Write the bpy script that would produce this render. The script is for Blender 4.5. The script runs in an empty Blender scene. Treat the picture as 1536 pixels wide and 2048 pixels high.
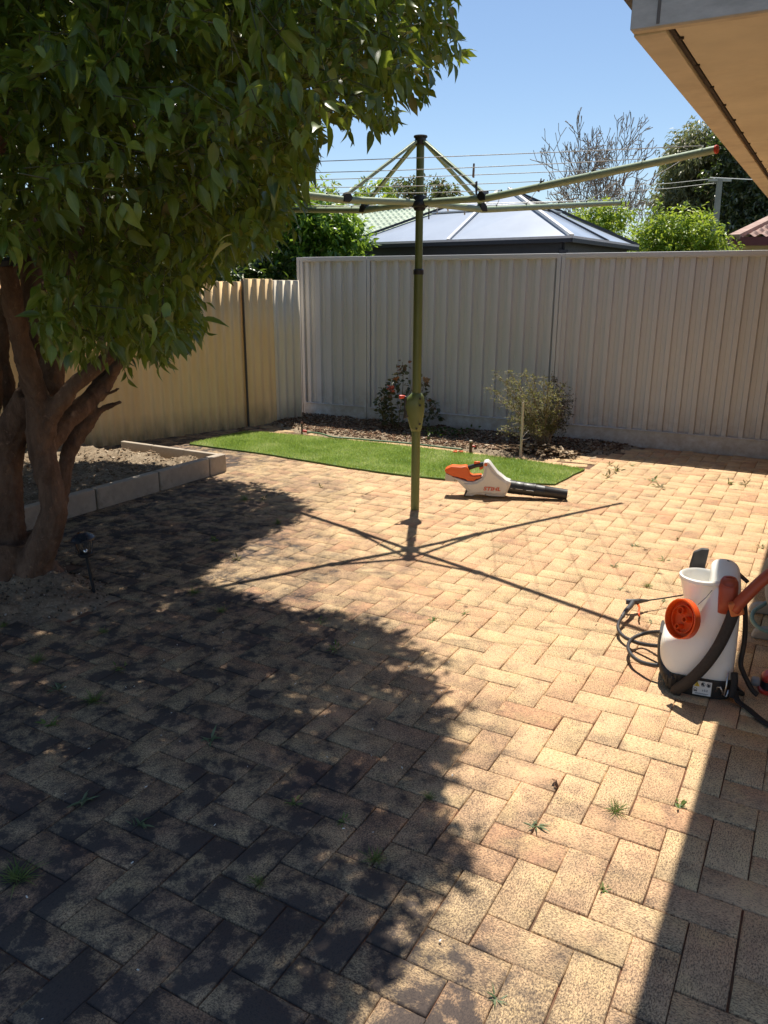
import bpy, bmesh, math, random
import numpy as np
from mathutils import Vector, Matrix, noise
random.seed(7); rng = np.random.default_rng(7)
R = math.radians
scene = bpy.context.scene
col = scene.collection

# ---------------------------------------------------------------- camera
CAM_Z, PITCH, ROLL, FPX = 1.56286, 0.282163, 0.003916, 1561.25
cam = bpy.data.cameras.new('camera'); camo = bpy.data.objects.new('camera', cam); col.objects.link(camo)
cam.sensor_fit = 'VERTICAL'; cam.sensor_height = 36; cam.lens = FPX / 2048 * 36
cam.clip_start = 0.05; cam.clip_end = 3000
camo.matrix_world = Matrix.Translation((0, 0, CAM_Z)) @ Matrix.Rotation(math.pi / 2 - PITCH, 4, 'X') @ Matrix.Rotation(ROLL, 4, 'Z')
scene.camera = camo

# ---------------------------------------------------------------- sky, sun, exposure
SUN_EL, SUN_AZ = R(66.4), R(4.0)
w = bpy.data.worlds.new('World'); scene.world = w; w.use_nodes = True
nt = w.node_tree
sky = nt.nodes.new('ShaderNodeTexSky'); sky.sky_type = 'NISHITA'; sky.sun_disc = False
sky.sun_elevation = SUN_EL; sky.sun_rotation = SUN_AZ
sky.air_density = 1.0; sky.dust_density = 0.3; sky.ozone_density = 3.0; sky.altitude = 0
nt.links.new(sky.outputs[0], nt.nodes['Background'].inputs[0])
nt.nodes['Background'].inputs[1].default_value = 0.083
sl = bpy.data.lights.new('sun', 'SUN'); sl.energy = 4.6; sl.angle = R(0.55); sl.color = (1, 0.93, 0.82)
so = bpy.data.objects.new('sun', sl); col.objects.link(so)
sv = Vector((math.sin(SUN_AZ) * math.cos(SUN_EL), math.cos(SUN_AZ) * math.cos(SUN_EL), math.sin(SUN_EL)))
so.rotation_euler = sv.to_track_quat('Z', 'Y').to_euler(); so.location = (0, 4, 12)
scene.view_settings.view_transform = 'Standard'; scene.view_settings.look = 'None'
scene.view_settings.gamma = 1; scene.view_settings.exposure = 0.68
scene.cycles.max_bounces = 8; scene.cycles.transparent_max_bounces = 8
scene.cycles.caustics_reflective = False; scene.cycles.caustics_refractive = False

# the photograph's geometry, recovered from the paving grid: a pixel and a depth give a point of the place
def ray(x, y):
    a = (x - 768) / FPX; b = (1024 - y) / FPX
    c, s = math.cos(ROLL), math.sin(ROLL)
    X = c * a - s * b; Y = s * a + c * b
    cp, sp = math.cos(PITCH), math.sin(PITCH)
    return Vector((X, Y * sp + cp, Y * cp - sp))
def at(x, y, Y):
    r = ray(x, y); return Vector((0, 0, CAM_Z)) + r * (Y / r.y)
def gnd(x, y, z=0.0):
    r = ray(x, y); return Vector((0, 0, CAM_Z)) + r * ((z - CAM_Z) / r.z)
def onp(x, y, A, d):
    n = Vector(d).cross(Vector((0, 0, 1))); r = ray(x, y); o = Vector((0, 0, CAM_Z))
    return o + r * ((Vector(A) - o).dot(n) / r.dot(n))

# ---------------------------------------------------------------- object helpers
def tag(o, label=None, cat=None, group=None, kind=None):
    if label: o['label'] = label
    if cat: o['category'] = cat
    if group: o['group'] = group
    if kind: o['kind'] = kind
    return o
def thing(name, label, cat, loc=(0, 0, 0), rotz=0, group=None, rot=None):
    o = bpy.data.objects.new(name, None); col.objects.link(o); o.location = loc
    o.rotation_euler = rot if rot else (0, 0, rotz); o.empty_display_size = .1
    return tag(o, label, cat, group)

class MB:
    def __init__(s): s.v = []; s.f = []
    def box(s, c, d, rot=None, taper=1):
        x, y, z = d[0] / 2, d[1] / 2, d[2] / 2; n = len(s.v)
        for sz in (-1, 1):
            t = taper if sz > 0 else 1
            for sx, sy in ((-1, -1), (1, -1), (1, 1), (-1, 1)):
                p = Vector((sx * x * t, sy * y * t, sz * z))
                if rot is not None: p = rot @ p
                s.v.append(p + Vector(c))
        s.f += [(n, n + 3, n + 2, n + 1), (n + 4, n + 5, n + 6, n + 7)] + [(n + i, n + (i + 1) % 4, n + 4 + (i + 1) % 4, n + 4 + i) for i in range(4)]
        return s
    def beam(s, a, b, wd, ht, up=(0, 0, 1)):
        a, b = Vector(a), Vector(b); d = b - a; L = d.length; z = d.normalized()
        u = Vector(up); x = u.cross(z).normalized(); y = z.cross(x)
        return s.box((a + b) / 2, (wd, ht, L), Matrix((x, y, z)).transposed())
    def tube(s, pts, r, n=8, cap=True, flat=None):
        pts = [Vector(p) for p in pts]; m = len(pts)
        rs = list(r) if hasattr(r, '__len__') else [r] * m
        T = [(pts[min(i + 1, m - 1)] - pts[max(i - 1, 0)]).normalized() for i in range(m)]
        ref = Vector((0, 0, 1)) if abs(T[0].z) < .9 else Vector((1, 0, 0))
        x = ref.cross(T[0]).normalized(); st = len(s.v)
        for i in range(m):
            x = (x - T[i] * x.dot(T[i])).normalized(); y = T[i].cross(x)
            for k in range(n):
                a = 2 * math.pi * k / n
                s.v.append(pts[i] + (x * math.cos(a) + y * math.sin(a) * (flat or 1)) * rs[i])
        for i in range(m - 1):
            for k in range(n):
                k2 = (k + 1) % n
                s.f.append((st + i * n + k, st + i * n + k2, st + (i + 1) * n + k2, st + (i + 1) * n + k))
        if cap:
            s.f.append(tuple(st + k for k in range(n))[::-1]); s.f.append(tuple(st + (m - 1) * n + k for k in range(n)))
        return s
    def lathe(s, prof, c=(0, 0, 0), n=24, rot=None, cap=True):
        st = len(s.v); c = Vector(c)
        for r, z in prof:
            for k in range(n):
                a = 2 * math.pi * k / n; p = Vector((r * math.cos(a), r * math.sin(a), z))
                if rot is not None: p = rot @ p
                s.v.append(p + c)
        for i in range(len(prof) - 1):
            for k in range(n):
                k2 = (k + 1) % n
                s.f.append((st + i * n + k, st + i * n + k2, st + (i + 1) * n + k2, st + (i + 1) * n + k))
        if cap:
            s.f.append(tuple(st + k for k in range(n))[::-1]); s.f.append(tuple(st + (len(prof) - 1) * n + k for k in range(n)))
        return s
    def prism(s, poly, t, M=None, scale_side=None):
        """poly in local x,z; thickness t along local y"""
        st = len(s.v); n = len(poly)
        for sy in (-1, 1):
            for (x, z) in poly:
                p = Vector((x, sy * t / 2, z)); s.v.append(M @ p if M is not None else p)
        s.f.append(tuple(st + i for i in range(n))); s.f.append(tuple(st + n + i for i in range(n))[::-1])
        for i in range(n):
            j = (i + 1) % n; s.f.append((st + j, st + i, st + n + i, st + n + j))
        return s
    def loft(s, secs, cap=True):
        st = len(s.v); n = len(secs[0])
        for q in secs: s.v += [Vector(p) for p in q]
        for i in range(len(secs) - 1):
            for k in range(n):
                k2 = (k + 1) % n
                s.f.append((st + i * n + k, st + i * n + k2, st + (i + 1) * n + k2, st + (i + 1) * n + k))
        if cap:
            s.f.append(tuple(st + k for k in range(n))[::-1]); s.f.append(tuple(st + (len(secs) - 1) * n + k for k in range(n)))
        return s
    def build(s, name, m, parent=None, smooth=False, bevel=0, seg=2, fix=True, subd=0):
        me = bpy.data.meshes.new(name); me.from_pydata([tuple(p) for p in s.v], [], s.f); me.materials.append(m)
        if fix:
            bm = bmesh.new(); bm.from_mesh(me); bmesh.ops.recalc_face_normals(bm, faces=bm.faces); bm.to_mesh(me); bm.free()
        if smooth:
            me.shade_smooth()
            if smooth != 'all': me.set_sharp_from_angle(angle=R(38))
        o = bpy.data.objects.new(name, me); col.objects.link(o)
        if parent: o.parent = parent
        if bevel:
            b = o.modifiers.new('bevel', 'BEVEL'); b.width = bevel; b.segments = seg; b.limit_method = 'ANGLE'; b.angle_limit = R(40)
            if not smooth: me.shade_smooth(); me.set_sharp_from_angle(angle=R(38))
            b.harden_normals = False
        if subd:
            q = o.modifiers.new('s', 'SUBSURF'); q.levels = subd; q.render_levels = subd
        return o

def np_mesh(name, V, F, m, parent=None, attrs=None, smooth=False, mats=None, midx=None):
    """V (n,3), F (m,k) arrays"""
    me = bpy.data.meshes.new(name); V = np.ascontiguousarray(V, dtype=np.float32); F = np.ascontiguousarray(F, dtype=np.int32)
    me.vertices.add(len(V)); me.vertices.foreach_set('co', V.ravel())
    k = F.shape[1]; me.loops.add(F.size); me.loops.foreach_set('vertex_index', F.ravel())
    me.polygons.add(len(F)); me.polygons.foreach_set('loop_start', np.arange(len(F), dtype=np.int32) * k)
    me.polygons.foreach_set('loop_total', np.full(len(F), k, dtype=np.int32))
    for q in (mats or [m]): me.materials.append(q)
    if midx is not None: me.polygons.foreach_set('material_index', midx.astype(np.int32))
    me.update(calc_edges=True)
    for an, (dom, arr) in (attrs or {}).items():
        a = me.attributes.new(an, 'FLOAT', dom); a.data.foreach_set('value', np.ascontiguousarray(arr, dtype=np.float32))
    if smooth: me.shade_smooth()
    o = bpy.data.objects.new(name, me); col.objects.link(o)
    if parent: o.parent = parent
    return o

# ---------------------------------------------------------------- materials
def rgb(c): return (*c, 1) if len(c) == 3 else c
class NT:
    def __init__(s, name):
        s.m = bpy.data.materials.new(name); s.m.use_nodes = True; s.t = s.m.node_tree; s.b = s.t.nodes['Principled BSDF']; s.out = s.t.nodes['Material Output']
    def n(s, typ, ins=None, **kw):
        x = s.t.nodes.new(typ)
        for k, v in kw.items(): setattr(x, k, v)
        for k, v in (ins or {}).items():
            if isinstance(v, bpy.types.NodeSocket): s.t.links.new(v, x.inputs[k])
            else: x.inputs[k].default_value = v
        return x
    def link(s, a, b): s.t.links.new(a, b)
    def pos(s): return s.n('ShaderNodeNewGeometry').outputs['Position']
    def noise(s, vec, scale, detail=4, rough=.55, dist=0, d4=None):
        x = s.n('ShaderNodeTexNoise', {'Vector': vec, 'Scale': scale, 'Detail': detail, 'Roughness': rough, 'Distortion': dist}) if d4 is None else \
            s.n('ShaderNodeTexNoise', {'Scale': scale, 'Detail': detail, 'Roughness': rough}, noise_dimensions='4D')
        if d4 is not None: s.link(vec, x.inputs['Vector']); s.link(d4, x.inputs['W'])
        return x.outputs[0]
    def ramp(s, fac, stops, interp='LINEAR'):
        x = s.n('ShaderNodeValToRGB', {'Fac': fac}); cr = x.color_ramp; cr.interpolation = interp
        while len(cr.elements) < len(stops): cr.elements.new(.5)
        for e, (p, c) in zip(cr.elements, stops):
            e.position = p; e.color = rgb(c) if hasattr(c, '__len__') else (c, c, c, 1)
        return x.outputs[0]
    def mix(s, fac, a, b, mode='MIX'):
        x = s.t.nodes.new('ShaderNodeMix'); x.data_type = 'RGBA'; x.blend_type = mode
        for k, v in ((0, fac), (6, a), (7, b)):
            if isinstance(v, bpy.types.NodeSocket): s.link(v, x.inputs[k])
            else: x.inputs[k].default_value = v if k == 0 else rgb(v)
        return x.outputs[2]
    def math(s, op, a, b=0, clamp=False):
        x = s.t.nodes.new('ShaderNodeMath'); x.operation = op; x.use_clamp = clamp
        for k, v in ((0, a), (1, b)):
            if isinstance(v, bpy.types.NodeSocket): s.link(v, x.inputs[k])
            else: x.inputs[k].default_value = v
        return x.outputs[0]
    def attr(s, name): return s.n('ShaderNodeAttribute', attribute_name=name).outputs['Fac']
    def mapv(s, vec, sc): return s.n('ShaderNodeVectorMath', {0: vec, 1: sc}, operation='MULTIPLY').outputs[0]
    def bump(s, h, strength=.3, dist=.002):
        x = s.n('ShaderNodeBump', {'Height': h, 'Strength': strength, 'Distance': dist}); s.link(x.outputs[0], s.b.inputs['Normal'])
    def setp(s, **kw):
        for k, v in kw.items():
            k = {'color': 'Base Color', 'rough': 'Roughness', 'metal': 'Metallic', 'spec': 'Specular IOR Level', 'coat': 'Coat Weight', 'trans': 'Transmission Weight'}.get(k, k)
            if isinstance(v, bpy.types.NodeSocket): s.link(v, s.b.inputs[k])
            else: s.b.inputs[k].default_value = rgb(v) if hasattr(v, '__len__') else v
        return s.m

def simple(name, c, rough=.5, var=.12, nscale=14, dirt=0, metal=0, spec=.5, bump=0, bscale=200, dirtc=(.08, .06, .045)):
    """paint, plastic or metal with slight tone variation, dust and micro relief"""
    k = NT(name); p = k.n('ShaderNodeTexCoord').outputs['Object']
    n1 = k.noise(p, nscale, 5, .6)
    cc = k.mix(1, c, k.ramp(n1, [(.25, 1 - var), (.75, 1 + var * .5)]), 'MULTIPLY')
    if dirt:
        n2 = k.noise(p, nscale * .6, 8, .7); cc = k.mix(k.ramp(n2, [(.5, 0), (.72, dirt)]), cc, dirtc)
    r = k.ramp(k.noise(p, nscale * 3, 4), [(.3, max(rough - .08, .03)), (.7, min(rough + .12, 1))])
    k.setp(color=cc, rough=r, metal=metal, spec=spec)
    if bump: k.bump(k.noise(p, bscale, 3), bump, .001)
    return k.m

def leaf_mat(name, stops, trans=.35, rough=.38, tcol=(.28, .42, .05), spec=.4, rib=False):
    k = NT(name)
    c = k.ramp(k.attr('rnd'), stops)
    tex = k.noise(k.pos(), 60, 3)
    c = k.mix(.5, c, k.mix(1, c, k.ramp(tex, [(.3, .7), (.7, 1.25)]), 'MULTIPLY'))
    if rib: c = k.mix(k.ramp(k.attr('mid'), [(0, .55), (.10, 0)]), c, (.22, .28, .08))
    k.setp(color=c, rough=rough, spec=spec)
    tr = k.n('ShaderNodeBsdfTranslucent', {'Color': k.mix(.75, c, tcol)})
    ms = k.n('ShaderNodeMixShader', {0: trans, 1: k.b.outputs[0], 2: tr.outputs[0]})
    k.link(ms.outputs[0], k.out.inputs[0])
    return k.m

# paving brick: cream clay, salmon edges, wire-cut pitting, black mould stains where the patio is worn
def mk_brick():
    k = NT('clay_paver'); p = k.pos(); r1 = k.attr('rnd'); r2 = k.attr('rnd2')
    uv = k.n('ShaderNodeUVMap').outputs[0]
    base = k.ramp(r1, [(0, (.645, .455, .255)), (.35, (.68, .49, .28)), (.6, (.665, .45, .26)), (.84, (.63, .40, .23)), (.95, (.58, .335, .19)), (1, (.66, .47, .27))])
    n = k.noise(p, 7, 3, .5, d4=k.math('MULTIPLY', r2, 40))
    c = k.mix(k.ramp(n, [(.47, 0), (.72, .55)]), base, (.60, .345, .21))
    n = k.noise(p, 11, 3, .5, d4=k.math('MULTIPLY', r1, 90))
    c = k.mix(k.ramp(n, [(.48, 0), (.72, .6)]), c, (.72, .52, .26))
    fine = k.noise(p, 260, 3, .6)
    c = k.mix(1, c, k.ramp(fine, [(.3, .86), (.7, 1.1)]), 'MULTIPLY')
    # pits dragged by the wire
    pit = k.noise(k.mapv(uv, (135, 290, 1)), 1.0, 4, .7, .5)
    lim = k.noise(p, 3.2, 3, .5)
    pm = k.ramp(k.math('SUBTRACT', pit, k.math('MULTIPLY', k.math('SUBTRACT', lim, .5), -.17)), [(.515, 0), (.575, 1)])
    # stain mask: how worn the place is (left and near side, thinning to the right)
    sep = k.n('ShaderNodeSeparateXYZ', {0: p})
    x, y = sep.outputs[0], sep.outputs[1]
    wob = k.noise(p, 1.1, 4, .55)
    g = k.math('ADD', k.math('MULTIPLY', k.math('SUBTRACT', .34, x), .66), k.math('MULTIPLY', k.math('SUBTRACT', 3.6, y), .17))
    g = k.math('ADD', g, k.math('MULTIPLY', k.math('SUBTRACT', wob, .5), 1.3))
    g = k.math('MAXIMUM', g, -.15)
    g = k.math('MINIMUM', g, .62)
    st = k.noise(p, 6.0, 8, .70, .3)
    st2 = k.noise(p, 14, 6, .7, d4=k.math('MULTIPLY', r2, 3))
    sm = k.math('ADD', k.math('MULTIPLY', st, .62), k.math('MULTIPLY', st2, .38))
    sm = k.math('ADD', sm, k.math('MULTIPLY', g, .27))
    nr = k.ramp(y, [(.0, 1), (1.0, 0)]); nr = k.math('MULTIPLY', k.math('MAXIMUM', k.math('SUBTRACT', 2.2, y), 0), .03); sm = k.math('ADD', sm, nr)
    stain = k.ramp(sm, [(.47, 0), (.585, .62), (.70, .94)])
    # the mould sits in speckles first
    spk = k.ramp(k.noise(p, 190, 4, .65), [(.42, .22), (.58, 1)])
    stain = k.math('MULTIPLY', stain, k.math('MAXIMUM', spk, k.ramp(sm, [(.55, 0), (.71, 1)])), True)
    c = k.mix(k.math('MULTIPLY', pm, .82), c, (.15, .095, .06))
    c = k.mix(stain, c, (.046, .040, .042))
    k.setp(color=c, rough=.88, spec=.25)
    h = k.math('SUBTRACT', k.math('MULTIPLY', fine, .4), pm)
    k.bump(h, .45, .0022)
    return k.m

# ================================================================ THE SETTING
U = Vector((0.87153675, -0.49033019, 0)); Vv = Vector((0.49033019, 0.87153675, 0)); LO = Vector((0.42806746, 1.70286, 0)); LW = .116
FA = Vector((.767, 8.825, 0)); FD = Vector((.8831, -.4692, 0)); FN = Vector((-.4692, -.8831, 0))     # metal fence line, direction, face
OA = Vector((-1.30, 9.18, 0)); OD = Vector((-.72369, -.69013, 0)); ON = Vector((.69013, -.72369, 0))   # old fence
def inpoly(P, poly):
    P = np.asarray(P); x, y = P[:, 0], P[:, 1]; c = np.zeros(len(P), bool); n = len(poly)
    for i in range(n):
        x1, y1 = poly[i]; x2, y2 = poly[(i + 1) % n]
        t = ((y1 > y) != (y2 > y)) & (x < (x2 - x1) * (y - y1) / ((y2 - y1) + 1e-12) + x1); c ^= t
    return c
def sdist(P, poly):
    """distance inside positive, outside negative"""
    P = np.asarray(P); d = np.full(len(P), 1e9); n = len(poly)
    for i in range(n):
        a = np.array(poly[i], float); b = np.array(poly[(i + 1) % n], float); ab = b - a
        t = np.clip(((P - a) @ ab) / (ab @ ab + 1e-12), 0, 1); d = np.minimum(d, np.linalg.norm(P - (a + t[:, None] * ab), axis=1))
    return np.where(inpoly(P, poly), d, -d)
def vnoise(P, s, seed=0.0, oct=4):
    out = np.zeros(len(P))
    for i, p in enumerate(P): out[i] = noise.fractal(Vector((p[0] * s, p[1] * s, seed)), 1.0, 2.0, oct)
    return out

BED = [(-1.42, 9.10), (-1.19, 8.80), (-.80, 8.42), (-.364, 8.166), (.314, 7.855), (.887, 7.493), (1.10, 7.34), (1.33, 7.225), (1.60, 7.20), (1.804, 7.234), (2.05, 7.40), (2.313, 7.52), (2.50, 7.72), (2.60, 7.92), (-1.03, 9.85)]
TREEPIT = [(-3.4, 2.6), (-2.3, 3.05), (-1.831, 3.40), (-1.598, 3.49), (-1.40, 3.62), (-1.38, 3.80), (-1.55, 4.02), (-1.80, 4.20), (-2.02, 4.38), (-2.6, 4.5), (-3.4, 4.4)]
RAISED = [(-1.40, 6.62), (-1.60, 6.27), (-2.62, 4.47), (-3.4, 3.1), (-6.2, 4.5), (-3.0, 7.56), (-2.52, 7.22)]

# --- far ground
k = NT('dry_ground'); c = k.ramp(k.noise(k.pos(), .6, 8, .65), [(.3, (.16, .13, .08)), (.5, (.10, .12, .05)), (.7, (.22, .18, .12))]); k.setp(color=c, rough=.95)
MB().box((0, 0, -.14), (1600, 1600, .2)).build('ground', k.m)['kind'] = 'structure'
k = NT('paving_sand'); p = k.pos()
c = k.mix(k.ramp(k.noise(p, 30, 5), [(.4, 0), (.65, 1)]), (.135, .055, .03), (.20, .12, .07)); c = k.mix(k.ramp(k.noise(p, 3.1, 5), [(.45, 0), (.62, .75)]), c, (.07, .048, .034))
k.setp(color=c, rough=.95)
b_ = MB(); b_.box((0, 4, -.024), (18, 16, .030)); b_.build('paving_sand', k.m)['kind'] = 'structure'

# --- brick paving, 90 degree herringbone
brick_m = mk_brick()
CE = []; HU = []; HV = []; YAW = []
def side(P, A, N): return (P[0] - A.x) * N.x + (P[1] - A.y) * N.y
nI = range(-62, 62)
for i in nI:
    for j in range(-40, 80):
        m4 = (j - i) % 4
        if m4 not in (0, 3): continue
        cu, cv, hu, hv = (i + .5, j + 1, .0566, .1146) if m4 == 0 else (i + 1, j + .5, .1146, .0566)
        P = LO + (U * cu + Vv * cv) * LW
        if not (-5 < P.x < 6.2 and -2.2 < P.y < 10): continue
        if side(P, FA, FN) < .05 or side(P, OA, ON) < .0: continue
        CE.append((P.x, P.y)); HU.append(hu); HV.append(hv); YAW.append(math.atan2(U.y, U.x))
CE = np.array(CE); HU = np.array(HU); HV = np.array(HV); YAW = np.array(YAW)
keep = (sdist(CE, BED) < .03) & (sdist(CE, TREEPIT) < .02) & (sdist(CE, RAISED) < .10)
# the edging course between turf and garden bed
course = [(-1.60, 8.78), (-1.32, 8.62), (-.90, 8.30), (-.16, 8.06), (.45, 7.72), (.98, 7.36), (1.42, 7.07), (1.86, 6.93)]
def course_pts(line, step):
    out = []; L = [Vector(q) for q in line]; acc = 0; pos = step / 2
    for a, b in zip(L, L[1:]):
        d = (b - a).length
        while pos <= acc + d: t = (pos - acc) / d; out.append((a.lerp(b, t), math.atan2((b - a).y, (b - a).x))); pos += step
        acc += d
    return out
cc_ = course_pts(course, .232)
band = np.zeros(len(CE), bool)
for q, a in cc_: band |= (np.hypot(CE[:, 0] - q.x, CE[:, 1] - q.y) < .125)
keep &= ~band
CE = np.vstack([CE[keep], [[q.x, q.y] for q, a in cc_]]); HU = np.append(HU[keep], [.113] * len(cc_)); HV = np.append(HV[keep], [.056] * len(cc_)); YAW = np.append(YAW[keep], [a for q, a in cc_])
N = len(CE)
YAW = YAW + rng.normal(0, .006, N); HU = HU + rng.normal(0, .0007, N); HV = HV + rng.normal(0, .0007, N); CE = CE + rng.normal(0, .0009, (N, 2))
sg = np.array([(-1, -1), (1, -1), (1, 1), (-1, 1)], float)
tilt = rng.normal(0, .003, (N, 2)); hz = rng.normal(0, .0007, N) + np.array([noise.noise(Vector((a * .7, b * .7, 3))) * .0035 for a, b in CE])
rings = []
for inset, z in ((.0032, 0), (.0004, -.0032), (0, -.03)):
    lx = sg[None, :, 0] * (HU[:, None] - inset) + (rng.normal(0, .0006, (N, 4)) if z == 0 else 0); ly = sg[None, :, 1] * (HV[:, None] - inset)
    if z == 0:
        chip = np.where(rng.random((N, 4)) < .10, rng.uniform(.002, .008, (N, 4)), 0); lx = lx - np.sign(lx) * chip * rng.uniform(.3, 1, (N, 4)); ly = ly - np.sign(ly) * chip
    zz = z + hz[:, None] + lx * tilt[:, :1] + ly * tilt[:, 1:]
    rings.append(np.stack([lx, ly, zz], -1))
L3 = np.concatenate(rings, 1)                                  # N,12,3 local
ca, sa = np.cos(YAW)[:, None], np.sin(YAW)[:, None]
V3 = np.stack([CE[:, :1] + L3[..., 0] * ca - L3[..., 1] * sa, CE[:, 1:] + L3[..., 0] * sa + L3[..., 1] * ca, L3[..., 2]], -1)
fl = [(0, 1, 2, 3)] + [(4 + a, 4 + (a + 1) % 4, (a + 1) % 4, a) for a in range(4)] + [(8 + a, 8 + (a + 1) % 4, 4 + (a + 1) % 4, 4 + a) for a in range(4)]
FL = (np.array(fl)[None] + (np.arange(N) * 12)[:, None, None]).reshape(-1, 4)
r1 = np.repeat(rng.random(N), 9); r2 = np.repeat(rng.random(N), 9)
pav = np_mesh('brick_paving', V3.reshape(-1, 3), FL, brick_m, attrs={'rnd': ('FACE', r1), 'rnd2': ('FACE', r2)})
uvl = pav.data.uv_layers.new(name='UVMap')
long_u = (HU > HV)[:, None]
loc = np.where(long_u[..., None], L3[..., :2], L3[..., 1::-1][..., :2]) + rng.random((N, 1, 2)) * 9
uvl.data.foreach_set('uv', np.ascontiguousarray(loc.reshape(-1, 2)[FL.ravel()], dtype=np.float32).ravel())
pav['kind'] = 'structure'

# --- soil sheets
def soil(name, poly, m, res, hfun, edge=.10, base=.012, amp=.02, seed=0, grow=.05):
    P = np.array(poly); x0, y0 = P.min(0) - .1; x1, y1 = P.max(0) + .1
    xs = np.arange(x0, x1, res); ys = np.arange(y0, y1, res); gx, gy = np.meshgrid(xs, ys)
    Q = np.stack([gx.ravel(), gy.ravel()], 1); d = sdist(Q, poly)
    nz = vnoise(Q, 4, seed) ; n2 = vnoise(Q, 24, seed + 5, 3)
    dd = d + nz * .06 + n2 * .02
    h = np.clip((dd + grow) / edge, -1, 1); z = -.03 + (h * .5 + .5) * (.03 + base) + np.clip(h, 0, 1) * (nz * amp + n2 * amp * .5 + hfun(Q))
    ok = (d > -.13).reshape(gx.shape); nx = len(xs)
    idx = np.arange(len(Q)).reshape(gx.shape)
    m_ = ok[:-1, :-1] & ok[1:, :-1] & ok[:-1, 1:] & ok[1:, 1:]
    F = np.stack([idx[:-1, :-1][m_], idx[:-1, 1:][m_], idx[1:, 1:][m_], idx[1:, :-1][m_]], 1)
    return np_mesh(name, np.column_stack([Q, z]), F, m, smooth=True)
def soil_mat(name, a, b, c3):
    k = NT(name); p = k.pos(); c = k.mix(k.ramp(k.noise(p, 5, 6, .65), [(.38, 0), (.62, 1)]), a, b)
    g = k.noise(p, 90, 4, .7); c = k.mix(k.ramp(g, [(.58, 0), (.68, .8)]), c, c3); c = k.mix(1, c, k.ramp(k.noise(p, 45, 5, .7), [(.3, .6), (.7, 1.25)]), 'MULTIPLY')
    k.setp(color=c, rough=.97, spec=.1); k.bump(k.noise(p, 120, 5, .7), .8, .01); return k.m
sand_m = soil_mat('sandy_soil', (.34, .27, .19), (.20, .15, .10), (.50, .43, .33))
pit_m = soil_mat('pit_soil', (.36, .27, .185), (.25, .18, .125), (.42, .34, .26))
bed_s = soil('garden_bed_soil', BED, sand_m, .03, lambda Q: 0 * Q[:, 0] + .01, seed=1, edge=.16, grow=.02); bed_s['kind'] = 'structure'
trk = np.array([-1.98, 3.95])
pit_s = soil('tree_pit_soil', TREEPIT, pit_m, .022, lambda Q: .11 * np.exp(-((Q[:, 0] - trk[0]) ** 2 + (Q[:, 1] - trk[1]) ** 2) / .14), seed=9, edge=.22, base=.008, amp=.028, grow=.02); pit_s['kind'] = 'structure'
rs = soil('raised_bed_soil', [(-1.53, 6.60), (-1.80, 6.30), (-2.80, 4.52), (-3.4, 3.4), (-6.2, 4.5), (-3.0, 7.46), (-2.52, 7.12)], sand_m, .03, lambda Q: .085 + 0 * Q[:, 0], seed=4, edge=.05, base=.02, amp=.03, grow=.02); rs['kind'] = 'structure'

# --- bark mulch, leaf litter and gravel: nobody could count it
def scatter(name, pts, size, m, flat=.35, aspect=2.4, seed=0, zoff=.004):
    g = np.random.default_rng(seed); n = len(pts)
    L = g.uniform(.5, 1.3, n) * size; Wd = L / aspect * g.uniform(.6, 1.5, n); T = Wd * flat
    base = np.array([(-1, -1, -1), (1, -.8, -1), (.9, 1, -1), (-.8, 1, -1), (-.8, -.7, 1), (.9, -.8, 1), (.8, .9, 1), (-1, .6, 1)], float)
    P = base[None] * np.stack([L, Wd, T], 1)[:, None, :] * .5
    y = g.uniform(0, 6.283, n); a = g.normal(0, .3, n); b = g.normal(0, .3, n)
    cy, sy = np.cos(y)[:, None], np.sin(y)[:, None]
    z = P[..., 2] + P[..., 0] * a[:, None] + P[..., 1] * b[:, None]; X = P[..., 0] * cy - P[..., 1] * sy; Y = P[..., 0] * sy + P[..., 1] * cy
    V = np.stack([X, Y, z], -1) + pts[:, None, :] + np.array([0, 0, zoff])
    f = np.array([(0, 3, 2, 1), (4, 5, 6, 7), (0, 1, 5, 4), (1, 2, 6, 5), (2, 3, 7, 6), (3, 0, 4, 7)])
    F = (f[None] + (np.arange(n) * 8)[:, None, None]).reshape(-1, 4)
    return np_mesh(name, V.reshape(-1, 3), F, m, attrs={'rnd': ('FACE', np.repeat(g.random(n), 6))})
def attr_mat(name, stops, rough=.9, spec=.2):
    k = NT(name); c = k.ramp(k.attr('rnd'), stops); c = k.mix(1, c, k.ramp(k.noise(k.pos(), 150, 3), [(.3, .7), (.7, 1.2)]), 'MULTIPLY'); k.setp(color=c, rough=rough, spec=spec); return k.m
mulch_m = attr_mat('bark_mulch', [(0, (.06, .032, .02)), (.4, (.15, .08, .045)), (.7, (.24, .15, .09)), (.93, (.36, .27, .18)), (1, (.5, .42, .33))])
litter_m = attr_mat('leaf_litter', [(0, (.12, .075, .045)), (.5, (.24, .165, .10)), (.88, (.38, .29, .19)), (1, (.55, .46, .35))])
grit_m = attr_mat('grit', [(0, (.05, .04, .03)), (.6, (.16, .12, .09)), (.93, (.30, .24, .19)), (1, (.55, .5, .45))])
def surf_pts(obj, poly, n, seed, margin=.02, bias=None):
    g = np.random.default_rng(seed); co = np.empty(len(obj.data.vertices) * 3); obj.data.vertices.foreach_get('co', co); co = co.reshape(-1, 3)
    d = sdist(co[:, :2], poly); w_ = (d > margin).astype(float)
    if bias is not None: w_ = w_ * bias(co, d)
    w_ /= w_.sum(); i = g.choice(len(co), n, p=w_); q = co[i].copy(); q[:, :2] += g.uniform(-.017, .017, (n, 2)); return q
def bed_bias(co, d):
    df = (co[:, 0] - FA.x) * FN.x + (co[:, 1] - FA.y) * FN.y       # distance from the fence
    return np.where(df < 1.02, 1.0, .12) * (d > .07)
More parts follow.
